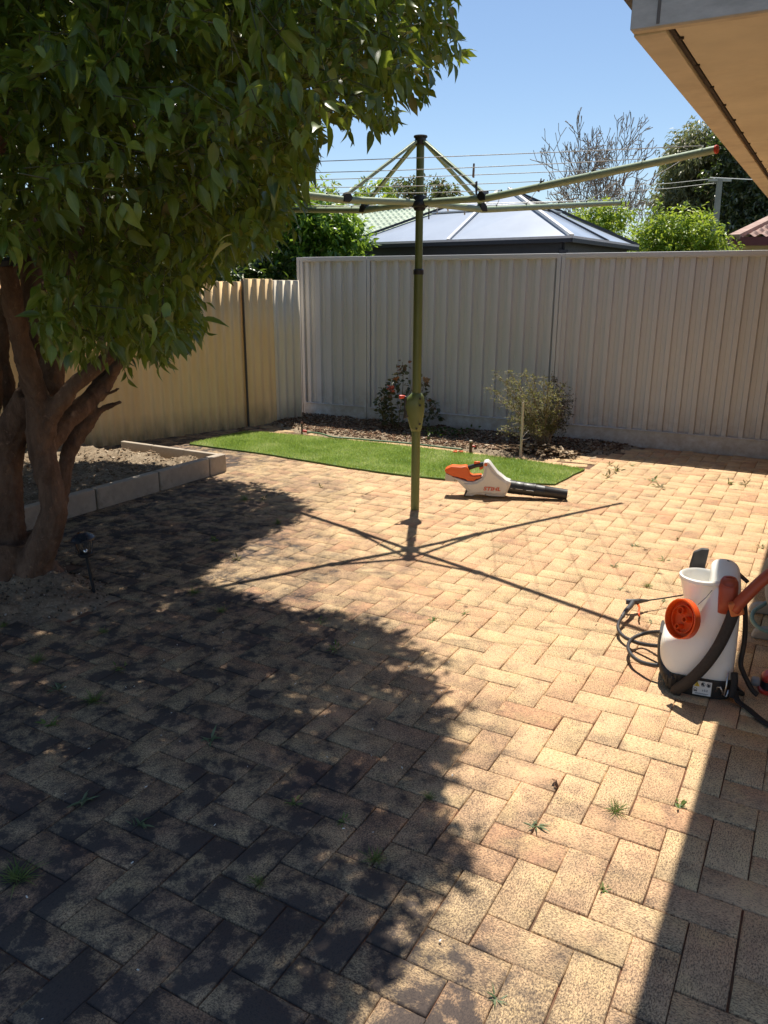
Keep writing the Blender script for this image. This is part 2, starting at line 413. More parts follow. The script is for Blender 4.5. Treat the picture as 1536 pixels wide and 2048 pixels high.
tag(scatter('bark_mulch', surf_pts(bed_s, BED, 6800, 2, .03, bed_bias), .034, mulch_m, seed=1), 'brown bark chips covering the garden bed below the metal fence', 'mulch', kind='stuff')
tag(scatter('bed_grit', surf_pts(bed_s, BED, 1500, 12, -.02), .014, grit_m, aspect=1.3, flat=.8, seed=11), 'pale grit and crumbs along the edge of the garden bed', 'gravel', kind='stuff')
tag(scatter('raised_bed_litter', surf_pts(rs, [(-1.46, 6.62), (-2.68, 4.47), (-3.4, 3.6), (-4.6, 6), (-2.52, 7.18)], 3600, 3), .028, litter_m, flat=.12, seed=2), 'dry leaves and bark lying on the raised bed soil', 'leaf litter', kind='stuff')
tag(scatter('tree_pit_grit', surf_pts(pit_s, TREEPIT, 2200, 5, .01), .010, grit_m, aspect=1.3, flat=.8, seed=3), 'small stones and bark crumbs around the tree trunk', 'gravel', kind='stuff')
hp = np.random.default_rng(8).normal(0, 1, (330, 2)) * [.17, .085]; hh = .085 * np.exp(-(hp[:, 0] ** 2 / .06 + hp[:, 1] ** 2 / .016)) * np.random.default_rng(9).uniform(.3, 1, 330)
hpt = np.column_stack([1.50 + hp[:, 0] * U.x + hp[:, 1] * Vv.x, 7.44 + hp[:, 0] * U.y + hp[:, 1] * Vv.y, hh + .03])
tag(scatter('dry_leaf_heap', hpt, .05, litter_m, flat=.06, aspect=1.7, seed=21), 'little heap of dry brown leaves at the foot of the stake', 'dry leaves', kind='stuff')
# seeds, petals and leaf crumbs blown over the paving
g8 = np.random.default_rng(31)
cr = np.column_stack([g8.uniform(-3, .3, 130), g8.uniform(1.2, 4.2, 130), np.full(130, .004)])
tag(scatter('fallen_petals', cr, .007, simple('petal', (.82, .80, .72), .7), flat=.2, seed=6), 'tiny pale petals scattered on the shaded paving', 'petals', kind='stuff')
cr = np.column_stack([g8.uniform(-2.2, 3.4, 420), g8.uniform(2.0, 7.3, 420), np.full(420, .003)])
tag(scatter('paving_crumbs', cr[:300], .0065, mulch_m, flat=.3, seed=7), 'dark leaf crumbs and grit scattered over the paving', 'debris', kind='stuff')

# ================================================================ METAL FENCE
k = NT('powder_coat_cream'); p = k.n('ShaderNodeTexCoord').outputs['Object']
c = k.mix(k.ramp(k.noise(p, 1.2, 5), [(.4, 0), (.7, .35)]), (.60, .60, .60), (.55, .55, .545)); sepz = k.n('ShaderNodeSeparateXYZ', {0: p}).outputs[2]
dust = k.math('MULTIPLY', k.ramp(sepz, [(.0, 1), (.45, 0)]), k.ramp(k.noise(p, 12, 6, .7), [(.32, 0), (.62, .8)])); c = k.mix(dust, c, (.36, .29, .23))
c = k.mix(k.ramp(k.noise(p, 55, 2, .5), [(.77, 0), (.79, .6)]), c, (.2, .15, .12))
k.setp(color=c, rough=.55, spec=.35); fence_m = k.m
fence = thing('metal_fence', 'tall off-white ribbed metal fence with flat plinth along the back of the yard', 'fence', FA, math.atan2(FD.y, FD.x))
posts = [-2.005, -1.094, 1.157, 3.41, 5.66]
for s0 in posts:
    m = MB(); m.box((s0 - .022, -.004, .945), (.040, .054, 1.87)); m.box((s0 + .022, -.001, .945), (.038, .050, 1.87)); m.build('post', fence_m, fence, bevel=.003)
for a, b in zip(posts, posts[1:]):
    m = MB(); x0, x1 = a + .035, b - .035
    prof = []; x = 1.336 - .149 * 40
    xs = []
    while x < x1 + .2:
        for dx, yy in ((0, .024), (.009, -.012), (.052, -.012), (.061, .024)): xs.append((x + dx, yy))
        # small stiffener in the pan
        for dx, yy in ((.101, .024), (.105, .019), (.109, .024)): xs.append((x + dx, yy))
        x += .149
    prof = [(x0, .024)] + [q for q in xs if x0 < q[0] < x1] + [(x1, .024)]
    sec = []
    for z in (.14, 1.855): sec.append([(px, py, z) for px, py in prof])
    st = 0; V = []; F = []
    for z in (.14, 1.855):
        for off in (0, .0012): V += [(px, py + off, z) for px, py in prof]
    n = len(prof)
    for i in range(n - 1): F += [(i, i + 1, 2 * n + i + 1, 2 * n + i), (n + i + 1, n + i, 3 * n + i, 3 * n + i + 1)]
    m.v = [Vector(q) for q in V]; m.f = F; m.build('ribbed_panel', fence_m, fence, fix=False)
    m = MB(); m.box(((a + b) / 2, -.006, 1.862), (b - a - .078, .046, .042)); m.box(((a + b) / 2, -.022, 1.838), (b - a - .078, .010, .012)); m.build('top_rail', fence_m, fence, bevel=.011, seg=4)
    m = MB(); m.box(((a + b) / 2, -.006, .072), (b - a - .078, .040, .19)); m.box(((a + b) / 2, -.012, .165), (b - a - .078, .050, .012)); m.build('plinth', fence_m, fence, bevel=.004)
# a row of scratches in the paint of the right hand bay
m = MB(); scx = 2.090
for i in range(26):
    z = .36 + i * .0225 + random.uniform(-.004, .004); hgt = random.uniform(.006, .02)
    m.box((scx + random.uniform(-.0015, .0015), .0225, z), (.004, .002, hgt))
m.build('scratch', simple('scratch', (.07, .05, .04), .8), fence)

# ================================================================ OLD CORRUGATED FENCE
def oldmat(name, a, b, mould):
    k = NT(name); p = k.n('ShaderNodeTexCoord').outputs['Object']; sp = k.n('ShaderNodeSeparateXYZ', {0: p})
    c = k.mix(k.ramp(k.noise(k.mapv(p, (3, 3, .8)), 1.6, 6, .6), [(.35, 0), (.7, 1)]), a, b)
    c = k.mix(k.math('MULTIPLY', k.ramp(k.noise(k.mapv(p, (8, 8, 2.5)), 1, 7, .7), [(.35, .2), (.62, 1)]), k.ramp(sp.outputs[2], [(.02, .8), (.28, 0)]), True), c, mould)
    c = k.mix(k.math('MULTIPLY', k.ramp(k.noise(k.mapv(p, (14, 14, 1.2)), 1, 6, .7), [(.52, 0), (.75, .45)]), k.ramp(sp.outputs[2], [(1.2, 0), (1.6, 1)]), True), c, (.26, .2, .13))
    k.setp(color=c, rough=.9, spec=.2); k.bump(k.noise(p, 90, 5, .7), .35, .003); return k.m
tan_m = oldmat('aged_fibre_cement', (.88, .64, .35), (.80, .56, .29), (.24, .19, .11)); cream_m = oldmat('painted_fibre_cement', (.78, .70, .55), (.72, .64, .49), (.3, .24, .17))
def corr(name, label, s0, s1, zt, m, off, ph=0, tilt=0, group=None, amp=.0125):
    root = MB(); n = int(abs(s1 - s0) / .009); V = []
    ss = np.linspace(s0, s1, n)
    for lay in (0, .007):
        for z in (-.03, .5, 1.0, zt):
            V += [Vector((s, off - lay + amp * math.cos((s + ph) / .112 * 6.2832) + .006 * noise.noise(Vector((s * 1.5, z * 2, lay))), z + (random.uniform(-.002, .002) + tilt * s if z == zt else 0))) for s in ss]
    F = []
    for l in range(2):
        for r in range(3):
            for i in range(n - 1):
                a = (l * 4 + r) * n + i; F.append((a, a + 1, a + n + 1, a + n) if l == 0 else (a + 1, a, a + n, a + n + 1))
    for i in range(n - 1): a = 3 * n + i; b = 7 * n + i; F.append((a, a + 1, b + 1, b))
    for e in (0, n - 1):
        for r in range(3): a = r * n + e; b = (4 + r) * n + e; F.append((a, a + n, b + n, b))
    root.v = V; root.f = F; o = root.build(name, m, None, smooth='all'); o.location = OA; o.rotation_euler = (0, 0, math.atan2(OD.y, OD.x))
    for v_ in o.data.vertices: pass
    return tag(o, label, 'fence panel', group)
# local x runs along the fence towards the left of the yard, local -y... flip so that the outer face shows
def sheetfence(*a, **k_): return corr(*a, **k_)
sheetfence('corrugated_fence_panel', 'long weathered tan corrugated fence sheets behind the tree and raised bed', .345, 7.2, 1.60, tan_m, .0, ph=.01)
sheetfence('corrugated_fence_panel', 'narrow tan corrugated fence sheet standing slightly higher, with a dark left edge', -.015, .375, 1.63, tan_m, .024, ph=.03, amp=.010)
sheetfence('corrugated_fence_panel', 'cream painted corrugated fence sheet beside the metal fence corner', -.40, .0, 1.618, cream_m, .006, ph=.05, amp=.016)

ep = MB().box((.381, .020, .80), (.010, .032, 1.66)).build('edge_strip', simple('dark_edge', (.10, .09, .085), .8))
ep.parent = [o for o in bpy.data.objects if o.name.startswith('corrugated_fence_panel') and 'narrow' in o.get('label', '')][0]
# ================================================================ RAISED BED BLOCKS
conc = simple('weathered_concrete', (.47, .40, .32), .9, .2, 9, dirt=.5, bump=.5, bscale=150, spec=.2)
def block(p0, p1, h, th, label, grp='concrete edging blocks of the raised bed'):
    a = Vector((p0[0], p0[1], 0)); b = Vector((p1[0], p1[1], 0)); d = (b - a); L = d.length
    m = MB(); m.box((0, 0, h / 2 - .015), (L - .012, th, h + .03)); o = m.build('concrete_block', conc, None, bevel=.008, seg=2)
    o.location = (a + b) / 2; o.rotation_euler = (0, 0, math.atan2(d.y, d.x) + random.uniform(-.008, .008)); tag(o, label, 'edging block', grp)
e0 = Vector((-1.372, 6.66)); dv = Vector((-Vv.x, -Vv.y)); off = Vector((-U.x, -U.y)) * .035
cuts = [0, .22, .80, 1.42, 2.05, 2.7, 3.3]
labs = ['short concrete block at the front corner of the raised bed, catching the sun', 'long concrete block of the raised bed next to the short corner block', 'concrete block of the raised bed midway between corner and tree trunk',
        'concrete block of the raised bed just right of the tree trunk', 'concrete block of the raised bed hidden partly behind the trunk', 'farthest left concrete block of the raised bed front']
for (a, b), lb in zip(zip(cuts, cuts[1:]), labs): block(e0 + dv * a + off, e0 + dv * b + off, .155, .07, lb)
e1 = e0 + Vector((-U.x, -U.y)) * .09 + Vector((Vv.x, Vv.y)) * .01
bl = [0, .40, .80, 1.20]
for (a, b), lb in zip(zip(bl, bl[1:]), ['thin concrete edging along the turf side, nearest the corner block', 'thin concrete edging along the turf side, middle piece', 'thin concrete edging along the turf side, piece nearest the tan fence']):
    block(e1 - Vector((U.x, U.y)) * a, e1 - Vector((U.x, U.y)) * b, .14, .045, lb)

# ================================================================ OWN HOUSE: eave and wall on the right
HC = Vector((.644, 2.319, 0)); hz_ = math.atan2(U.y, U.x)
house = thing('house', 'cream eave and soffit of the house reaching in at the upper right', 'house', HC, hz_)
k = NT('grey_fascia'); p = k.n('ShaderNodeTexCoord').outputs['Object']; c = k.ramp(k.noise(k.mapv(p, (3, 3, 9)), 3, 8, .7), [(.3, (.38, .36, .34)), (.6, (.53, .50, .475)), (.75, (.60, .56, .53))]); k.setp(color=c, rough=.85); k.bump(k.noise(p, 60, 5), .3, .003); fas = k.m
soff = simple('cream_soffit', (.82, .72, .55), .75, .12, 5, dirt=.25, dirtc=(.36, .25, .16)); trim = simple('cream_trim', (.78, .67, .51), .7, .15, 8, dirt=.35, dirtc=(.3, .2, .12)); dark = simple('dark_bead', (.05, .035, .028), .8); wallm = simple('house_render', (.55, .42, .30), .9, .1, 4)
def hb(name, x0, x1, y0, y1, z0, z1, m, bev=.002): return MB().box(((x0 + x1) / 2, (y0 + y1) / 2, (z0 + z1) / 2), (x1 - x0, y1 - y0, z1 - z0)).build(name, m, house, bevel=bev)
hb('soffit_panel', .098, 1.6, .035, 1.96, 2.214, 2.222, soff); hb('soffit_panel', .098, 1.6, 1.965, 3.9, 2.214, 2.222, soff); hb('soffit_panel', .098, 1.6, 3.905, 6.5, 2.214, 2.222, soff)
hb('edge_board', .0, .082, .03, 6.5, 2.200, 2.235, trim); hb('end_board', .0, 3.6, .004, .03, 2.205, 2.24, trim)
o = MB(); o.box((.090, 3.27, 2.215), (.012, 6.46, .008))
for i in range(14): o.box((.098 + random.uniform(0, .004), .14 + i * .31, 2.2105), (.012, .008, .006))
o.build('dark_bead', dark, house)
hb('fascia', .0, 3.6, -.016, .004, 2.205, 2.44, fas); hb('fascia', .004, .024, .004, 6.5, 2.235, 2.30, trim)
hb('fascia_joint_cover', .066, .074, -.0185, -.0165, 2.21, 2.44, simple('fascia_seam', (.16, .14, .13), .9))
o = MB(); o.prism([(-.035, 2.292), (0, 2.285), (0, 2.36), (-.035, 2.37)], 6.5, Matrix.Translation((0, 3.24, 0))); o.build('gutter', simple('gutter_grey', (.12, .10, .10), .6), house)
o = MB(); o.prism([(0, 2.36), (3.6, 3.17), (3.6, 3.15), (0, 2.34)], 6.5, Matrix.Translation((0, 3.24, 0))); o.build('roof', fas, house)
hb('wall', .95, 1.15, .20, 7.2, -.02, 2.214, wallm, .004); hb('wall', 1.15, 3.6, .20, .40, -.02, 2.205, wallm, .004)

# ================================================================ LEAVES
def leaf_mesh(name, P, D, size, m, parent=None, width=.42, droop=.25, up=None, seed=0, fold=.22, rnd=None, roll=.5, szvar=(.7, 1.2), fine=False):
    g = np.random.default_rng(seed); n = len(P); P = np.asarray(P, float); D = np.asarray(D, float)
    D = D / (np.linalg.norm(D, axis=1, keepdims=True) + 1e-9)
    up_ = np.tile([0, 0, 1.0], (n, 1)) + g.normal(0, roll, (n, 3)) if up is None else up
    Y = np.cross(up_, D); Y /= (np.linalg.norm(Y, axis=1, keepdims=True) + 1e-9); Z = np.cross(D, Y)
    S = size * g.uniform(*szvar, n); W_ = width * g.uniform(.8, 1.2, n); dr = droop * g.uniform(.2, 1.8, n)
    t = np.array([(0, 0), (.3, 0), (.66, 0), (1, 0), (.27, 1), (.62, .84), (.27, -1), (.62, -.84)])
    f = np.array([(0, 1, 4), (0, 6, 1), (4, 1, 5), (1, 2, 5), (1, 6, 7), (1, 7, 2), (5, 2, 3), (2, 7, 3)])
    if fine:
        st_ = [(.10, .42), (.28, .92), (.48, 1.0), (.68, .78), (.86, .34)]; t = [(0, 0)] + [(a, 0) for a, b in st_] + [(1, 0)] + [(a - .02, b) for a, b in st_] + [(a - .02, -b) for a, b in st_]; t = np.array(t); f = []
        for s0, o_ in ((1, 7), (-1, 12)):
            q = [(0, 1, o_)] + [x for i in range(4) for x in ((1 + i, 2 + i, o_ + i), (2 + i, o_ + i + 1, o_ + i))] + [(5, 6, o_ + 4)]; f += [a if s0 < 0 else a[::-1] for a in q]
        f = np.array(f)
    x = t[None, :, 0] * np.ones((n, 1)); y = t[None, :, 1] * W_[:, None] * .5; z = -dr[:, None] * x ** 2 + np.abs(t[None, :, 1]) * fold * W_[:, None]
    V = P[:, None] + S[:, None, None] * (x[..., None] * D[:, None] + y[..., None] * Y[:, None] + z[..., None] * Z[:, None])
    F = (f[None] + (np.arange(n) * len(t))[:, None, None]).reshape(-1, 3)
    rv = g.random(n) if rnd is None else rnd
    return np_mesh(name, V.reshape(-1, 3), F, m, parent, attrs={'rnd': ('FACE', np.repeat(rv, len(f))), 'mid': ('POINT', np.tile(np.abs(t[:, 1]), n))}, smooth=True)
def twigs_to_leaves(T, Dr, per, spread, seed, droop=.45):
    """leaves in whorls along short twigs; returns positions, directions"""
    g = np.random.default_rng(seed); n = len(T); P = np.repeat(T, per, 0); D = np.repeat(Dr, per, 0)
    k = np.tile(np.linspace(0, 1, per), n)[:, None]
    P = P + D * (k - .5) * spread + g.normal(0, spread * .10, P.shape)
    out = g.normal(0, 1, P.shape); out -= D * np.sum(out * D, 1, keepdims=True); out /= np.linalg.norm(out, axis=1, keepdims=True)
    Q = D * (.35 + .5 * k) + out * .85; Q[:, 2] -= droop * g.uniform(.2, 1.6, len(Q)); return P, Q
def blob_cloud(blobs, n, seed, shell=.5, lump=.35, ls=1.0):
    g = np.random.default_rng(seed); out = []; Dn = []
    vols = np.array([b[3] * b[4] * b[5] for b in blobs]) ** .67; cnt = (vols / vols.sum() * n).astype(int)
    for b, c in zip(blobs, cnt):
        d = g.normal(0, 1, (c, 3)); d /= np.linalg.norm(d, axis=1, keepdims=True); r = (g.random(c) * (1 - shell ** 3) + shell ** 3) ** (1 / 3)
        lum = np.array([noise.noise(Vector(q) * 2.3 * ls + Vector((seed, 0, 0))) for q in d]); r = r * (1 + lump * lum)
        out.append(np.array(b[:3]) + d * r[:, None] * np.array(b[3:6])); Dn.append(d)
    return np.vstack(out), np.vstack(Dn)

def bark_mat(name, a, b, scale=14):
    k = NT(name); p = k.pos(); c = k.mix(k.ramp(k.noise(k.mapv(p, (1, 1, .35)), scale, 8, .68, .6), [(.36, 0), (.64, 1)]), a, b)
    c = k.mix(k.ramp(k.noise(p, 26, 5, .7), [(.60, 0), (.72, .5)]), c, tuple(min(1, q * 2.1) for q in b)); k.setp(color=c, rough=.85, spec=.25)
    crk = k.ramp(k.noise(k.mapv(p, (1, 1, .45)), scale * 1.5, 6, .62, 1.2), [(.45, 1), (.495, .3), (.54, 1)])
    k.bump(k.math('ADD', k.noise(k.mapv(p, (1, 1, .3)), scale * 4, 7, .7, .5), k.math('MULTIPLY', crk, .18)), .9, .009)
    bc = k.b.inputs['Base Color'].links[0].from_socket; k.link(k.mix(k.math('MULTIPLY', k.math('SUBTRACT', 1, crk), .22), bc, tuple(q * .45 for q in a)), k.b.inputs['Base Color']); return k.m

# ================================================================ ARTIFICIAL TURF
tp = [(378, 888), (445, 896), (520, 906), (600, 918), (700, 935), (820, 951), (900, 958), (1000, 963), (1110, 968), (1170, 938), (1060, 922), (900, 902), (740, 884), (600, 871), (540, 866), (492, 863), (430, 876)]
TP0 = [gnd(x, y, .015) for x, y in tp]; TP = []
for a_, b_ in zip(TP0, TP0[1:] + TP0[:1]):
    n_ = max(1, int((b_ - a_).length / .06))
    for i_ in range(n_):
        q_ = a_.lerp(b_, i_ / n_); TP.append(q_ + Vector((noise.noise(q_ * 5), noise.noise(q_ * 5 + Vector((9, 0, 0))), 0)) * .012)
g_b = simple('turf_backing', (.10, .17, .04), .95)
turf = thing('artificial_turf', 'strip of bright green artificial turf laid across the paving in front of the garden bed', 'turf mat', (TP[0].x, TP[0].y, 0))
m = MB(); n = len(TP)
for z in (.004, .016): m.v += [Vector((q.x - TP[0].x, q.y - TP[0].y, z)) for q in TP]
m.f = [tuple(range(n))[::-1], tuple(range(n, 2 * n))] + [(i, (i + 1) % n, n + (i + 1) % n, n + i) for i in range(n)]
m.build('backing', g_b, turf)
k = NT('grass_blade'); c = k.ramp(k.attr('rnd'), [(0, (.22, .33, .05)), (.5, (.38, .50, .10)), (.85, (.54, .62, .20)), (1, (.70, .70, .38))]); k.setp(color=c, rough=.45, spec=.35)
tr = k.n('ShaderNodeBsdfTranslucent', {'Color': c}); ms = k.n('ShaderNodeMixShader', {0: .45, 1: k.b.outputs[0], 2: tr.outputs[0]}); k.link(ms.outputs[0], k.out.inputs[0]); blade_m = k.m
g = np.random.default_rng(5); tpoly = [(q.x, q.y) for q in TP]; Q = np.column_stack([g.uniform(-2.1, 1.9, 190000), g.uniform(6.1, 8.7, 190000)]); Q = Q[inpoly(Q, tpoly)]
n = len(Q); hgt = g.uniform(.012, .026, n); a = g.uniform(0, 6.28, n); wv = .0022; lean = g.normal(0, .009, (n, 2))
B = np.column_stack([Q - [TP[0].x, TP[0].y], np.full(n, .015)]); ex = np.column_stack([np.cos(a), np.sin(a), 0 * a]) * wv
V = np.stack([B - ex, B + ex, B + np.column_stack([lean, hgt])], 1).reshape(-1, 3)
o = np_mesh('grass_pile', V, np.arange(3 * n).reshape(-1, 3), blade_m, turf, attrs={'rnd': ('FACE', np.clip(g.random(n) * .75 + .125 + .45 * vnoise(Q, 3.0, 7, 3), 0, 1))}); o['kind'] = 'stuff'

# ================================================================ ROTARY CLOTHESLINE
arm_m = simple('pale_green_enamel', (.33, .41, .27), .4, .12, 20, dirt=.2); pole_m = simple('olive_enamel', (.13, .165, .05), .38, .14, 9, dirt=.25)
blk = simple('black_plastic', (.018, .019, .022), .45); wire_m = simple('coated_wire', (.62, .64, .62), .4, .05); redp = simple('red_plastic', (.62, .06, .03), .4)
PX, PY = .225, 5.473
cl = thing('rotary_clothesline', 'green rotary clothesline standing in the middle of the paving', 'clothesline', (PX, PY, 0))
MB().tube([(0, 0, -.02), (0, 0, 1.655)], .031, 28).build('pole', pole_m, cl, smooth=True)
MB().lathe([(.033, 1.635), (.0345, 1.64), (.0345, 1.665), (.028, 1.672)], n=28).build('ring', blk, cl, smooth=True)
MB().tube([(0, 0, 1.62), (0, 0, 2.47)], .0255, 28).build('inner_pole', pole_m, cl, smooth=True)
MB().lathe([(.0, 2.488), (.042, 2.487), (.045, 2.482), (.043, 2.475), (.036, 2.472), (.036, 2.44), (.030, 2.43), (.026, 2.43)], n=28, cap=False).build('top_cap', blk, cl, smooth=True)
MB().lathe([(.026, 2.035), (.036, 2.04), (.040, 2.055), (.058, 2.062), (.062, 2.078), (.056, 2.094), (.046, 2.10), (.042, 2.125), (.034, 2.13), (.026, 2.13)], n=28, cap=False).build('hub', blk, cl, smooth=True)
# winding gear housing
secs = []
for z, r, lx in ((.575, .034, 0), (.60, .041, .002), (.65, .048, .006), (.70, .055, .014), (.75, .058, .020), (.79, .057, .016), (.82, .050, .006), (.838, .040, 0), (.845, .032, 0)):
    secs.append([(math.cos(t) * r - (lx if math.cos(t) < 0 else 0) * -math.cos(t) * 1.5, math.sin(t) * r * .95, z) for t in [6.2832 * q / 28 for q in range(28)]])
gb = MB().loft(secs).build('gear_housing', pole_m, cl, smooth='all')
for sx, z in ((.022, .81), (.022, .765), (.022, .635), (.0, .60)): MB().lathe([(.0075, 0), (.0075, .006), (.004, .006), (.004, .003)], (sx, -.0545 if z > .62 and z < .8 else -.045, z), 12, Matrix.Rotation(math.pi / 2, 3, 'X')).build('bolt', blk, gb, smooth=True)
m = MB(); m.box((-.078, -.01, .745), (.018, .03, .155)); m.box((-.066, -.01, .70), (.03, .034, .05)); ch = m.build('crank_arm', blk, cl, bevel=.005)
MB().lathe([(.008, 0), (.011, .008), (.014, .036), (.010, .044), (0, .045)], (-.080, -.01, .818), 14, Matrix.Rotation(-math.pi / 2, 3, 'Y') @ Matrix.Rotation(.25, 3, 'X')).build('crank_grip', redp, ch, smooth=True)
ARMS = {'fl': (211, 2.0, 2.135), 'fr': (-47, 1.97, 2.190), 'br': (35, 1.99, 2.198), 'bl': (133, 1.98, 2.165)}
def armz(r, zt=2.19): return 2.086 - .012 * min(r, .56) / .56 if r < .58 else 2.074 + (r - .58) / 1.40 * (zt - 2.074)
def armp(a, r, dz=0): t = R(ARMS[a][0]); return Vector((math.cos(t) * r, math.sin(t) * r, armz(r, ARMS[a][2]) + dz))
RAD = [.68, .97, 1.30, 1.60, 1.91]
for a, (deg, L, zt_) in ARMS.items():
    t = R(deg); m = MB(); pts = [armp(a, r) for r in (.045, .2, .4, .55, .62, .8, 1.1, 1.4, 1.7, L)]
    pts[3].z -= .002; m.tube(pts, [.020, .0205, .021, .0215, .0215, .021, .0205, .020, .019, .018], 14)
    ar = m.build('arm', arm_m, cl, smooth=True)
    MB().lathe([(.0185, 0), (.0198, .002), (.0198, .010), (.012, .014)], armp(a, L - .006), 14, (armp(a, L) - armp(a, 1.7)).to_track_quat('Z', 'Y').to_matrix()).build('end_cap', redp if a == 'fr' else blk, ar, smooth=True)
    for r in RAD: q = armp(a, r, .018); MB().tube([q, q + Vector((0, 0, .012))], .005, 6).build('line_hook', blk, ar)
    side_ = Vector((-math.sin(t), math.cos(t), 0))
    MB().beam(armp(a, .035, .365), armp(a, .540, .030), .018, .030, side_).build('brace', arm_m, cl, bevel=.004)
    m = MB(); q = armp(a, .56, .0); d = Vector((math.cos(t), math.sin(t), 0)); mm = Matrix((d, side_, Vector((0, 0, 1)))).transposed().to_4x4(); mm.translation = q
    m.prism([(-.050, .016), (-.030, .044), (-.016, .046), (.010, .020), (.016, -.014), (-.026, -.016), (-.044, .0)], .052, mm); m.build('bracket', blk, cl, bevel=.004)
QUADS = [('fl', 'fr'), ('fr', 'br'), ('br', 'bl'), ('bl', 'fl')]
lines = {}
for qa, qb in QUADS:
    for i, r in enumerate(RAD):
        A, B_ = armp(qa, r, .028), armp(qb, r, .028); sag = random.uniform(.006, .02)
        pts = [A.lerp(B_, t / 10) - Vector((0, 0, sag * 4 * (t / 10) * (1 - t / 10))) for t in range(11)]
        lines[qa, i] = pts; MB().tube(pts, .0021, 5).build('line', wire_m, cl, smooth='all')
def to_px(P):
    d = P - Vector((0, 0, CAM_Z)); cp, sp = math.cos(PITCH), math.sin(PITCH); z = d.y * cp - d.z * sp; return 768 + FPX * d.x / z
peg_w = simple('weathered_peg', (.34, .25, .19), .8); peg_p = simple('pale_peg', (.72, .70, .64), .6); peg_d = simple('dark_peg', (.06, .06, .065), .6); spring = simple('peg_spring', (.4, .4, .4), .35, metal=1)
def peg(q, i, px, m, label, tilt=0.0, up=False, L=.072):
    pts = [p + Vector((PX, PY, 0)) for p in lines[q, i]]
    best = min(((abs(to_px(a.lerp(b, t / 20)) - px), a.lerp(b, t / 20), (b - a)) for a, b in zip(pts, pts[1:]) for t in range(20)), key=lambda e: e[0])
    P = best[1]; az = math.atan2(best[2].y, best[2].x) + random.uniform(-.5, .5)
    o = thing('clothes_peg', label, 'clothes peg', P, group='pegs on the clothesline', rot=(tilt, (math.pi if up else 0), az))
    mb = MB()
    for s in (-1, 1):
        b0 = len(mb.v); mb.box((0, 0, 0), (.009, .0055, L)); M = Matrix.Translation((0, s * .0055, -L * .32)) @ Matrix.Rotation(s * -.10, 4, 'X')
        for i_ in range(b0, len(mb.v)): mb.v[i_] = M @ mb.v[i_]
    mb.build('peg_legs', m, o, bevel=.001); MB().lathe([(.004, -.006), (.004, .006)], (0, 0, -L * .3), 10, Matrix.Rotation(math.pi / 2, 3, 'Y')).build('spring', spring, o)
peg('fl', 2, 945, peg_w, 'weathered wooden peg standing up on the front line just right of the pole', .1, True)
peg('fl', 1, 950, peg_d, 'dark peg hanging below the front line where the two right braces cross', -.15)
peg('br', 1, 856, peg_d, 'long dark peg hanging close to the right of the pole under the hub', .05, L=.1)
peg('br', 2, 872, peg_p, 'pale peg tilted left, hanging right of the dark peg by the pole', .5)
peg('br', 3, 890, peg_p, 'pale peg tilted right, hanging above the gazebo roof rafter', -.6)
peg('br', 1, 929, peg_p, 'small pale peg hanging before the upper gazebo roof panel', .2)
peg('br', 3, 735, peg_w, 'brown peg hanging in front of the green tiled roof, left one of a close pair', .2)
peg('br', 4, 744, peg_p, 'grey peg hanging in front of the green tiled roof, right one of a close pair', -.35)
peg('br', 2, 722, peg_w, 'brown peg hanging just below the back left bracket', .1)
peg('fr', 1, 1084, peg_w, 'brown peg hanging under the long front right arm', .3)
peg('fr', 3, 1248, peg_w, 'brown peg hanging beside the tip of the back right arm', .2)
peg('fr', 4, 1279, peg_p, 'pale peg hanging right of the back right arm tip before the bare tree', -.3)
peg('fr', 4, 1308, peg_w, 'brown peg on the outermost right line before the wispy olive tree', .5)

# ================================================================ LEAF BLOWER
white_p = simple('white_plastic', (.66, .64, .60), .38, .06, 12, dirt=.12); or_p = simple('orange_plastic', (.72, .13, .022), .36, .06, 12); grey_p = simple('grey_plastic', (.30, .30, .29), .5)
bA = Vector((.47, 5.90, 0)); bB = Vector((1.40, 5.735, 0)); bd = (bB - bA).normalized(); K = .000742
blw = thing('leaf_blower', 'white and orange battery leaf blower with black nozzle lying on the paving', 'leaf blower', bA, math.atan2(bd.y, bd.x))
def bp(x, y): return ((x - 135) * K, (562 + (x - 345) * .022 - y) * K)
def bpoly(pts): return [bp(*q) for q in pts]
body = [(228, 352), (300, 372), (365, 395), (430, 400), (468, 386), (500, 370), (528, 348), (544, 300), (536, 240), (532, 205), (548, 188), (578, 185), (596, 196), (640, 252), (684, 306), (730, 340), (772, 374), (826, 394), (812, 450), (786, 512), (768, 548), (700, 552), (600, 546), (530, 534), (480, 532), (432, 553), (345, 553), (352, 524), (372, 490)]
bw = MB().prism(bpoly(body), .115).build('housing', white_p, blw, bevel=.012, seg=3)
inner = [(400, 412), (470, 402), (520, 372), (550, 330), (560, 240), (578, 206), (600, 226), (640, 290), (700, 340), (790, 398), (806, 420), (792, 486), (760, 528), (640, 528), (520, 512), (440, 528), (380, 528), (400, 486), (330, 410)]
MB().prism(bpoly(inner), .134).build('side_cover', white_p, bw, bevel=.016, seg=4)
MB().prism(bpoly([(372, 485), (352, 524), (346, 548), (360, 548), (384, 500)]), .119).build('air_vent', blk, bw)
MB().lathe([(.095, -.078), (.088, -.082), (.03, -.084), (0, -.084)], (.36, 0, .0), 28, Matrix.Rotation(0, 3, 'X'), cap=False) if False else None
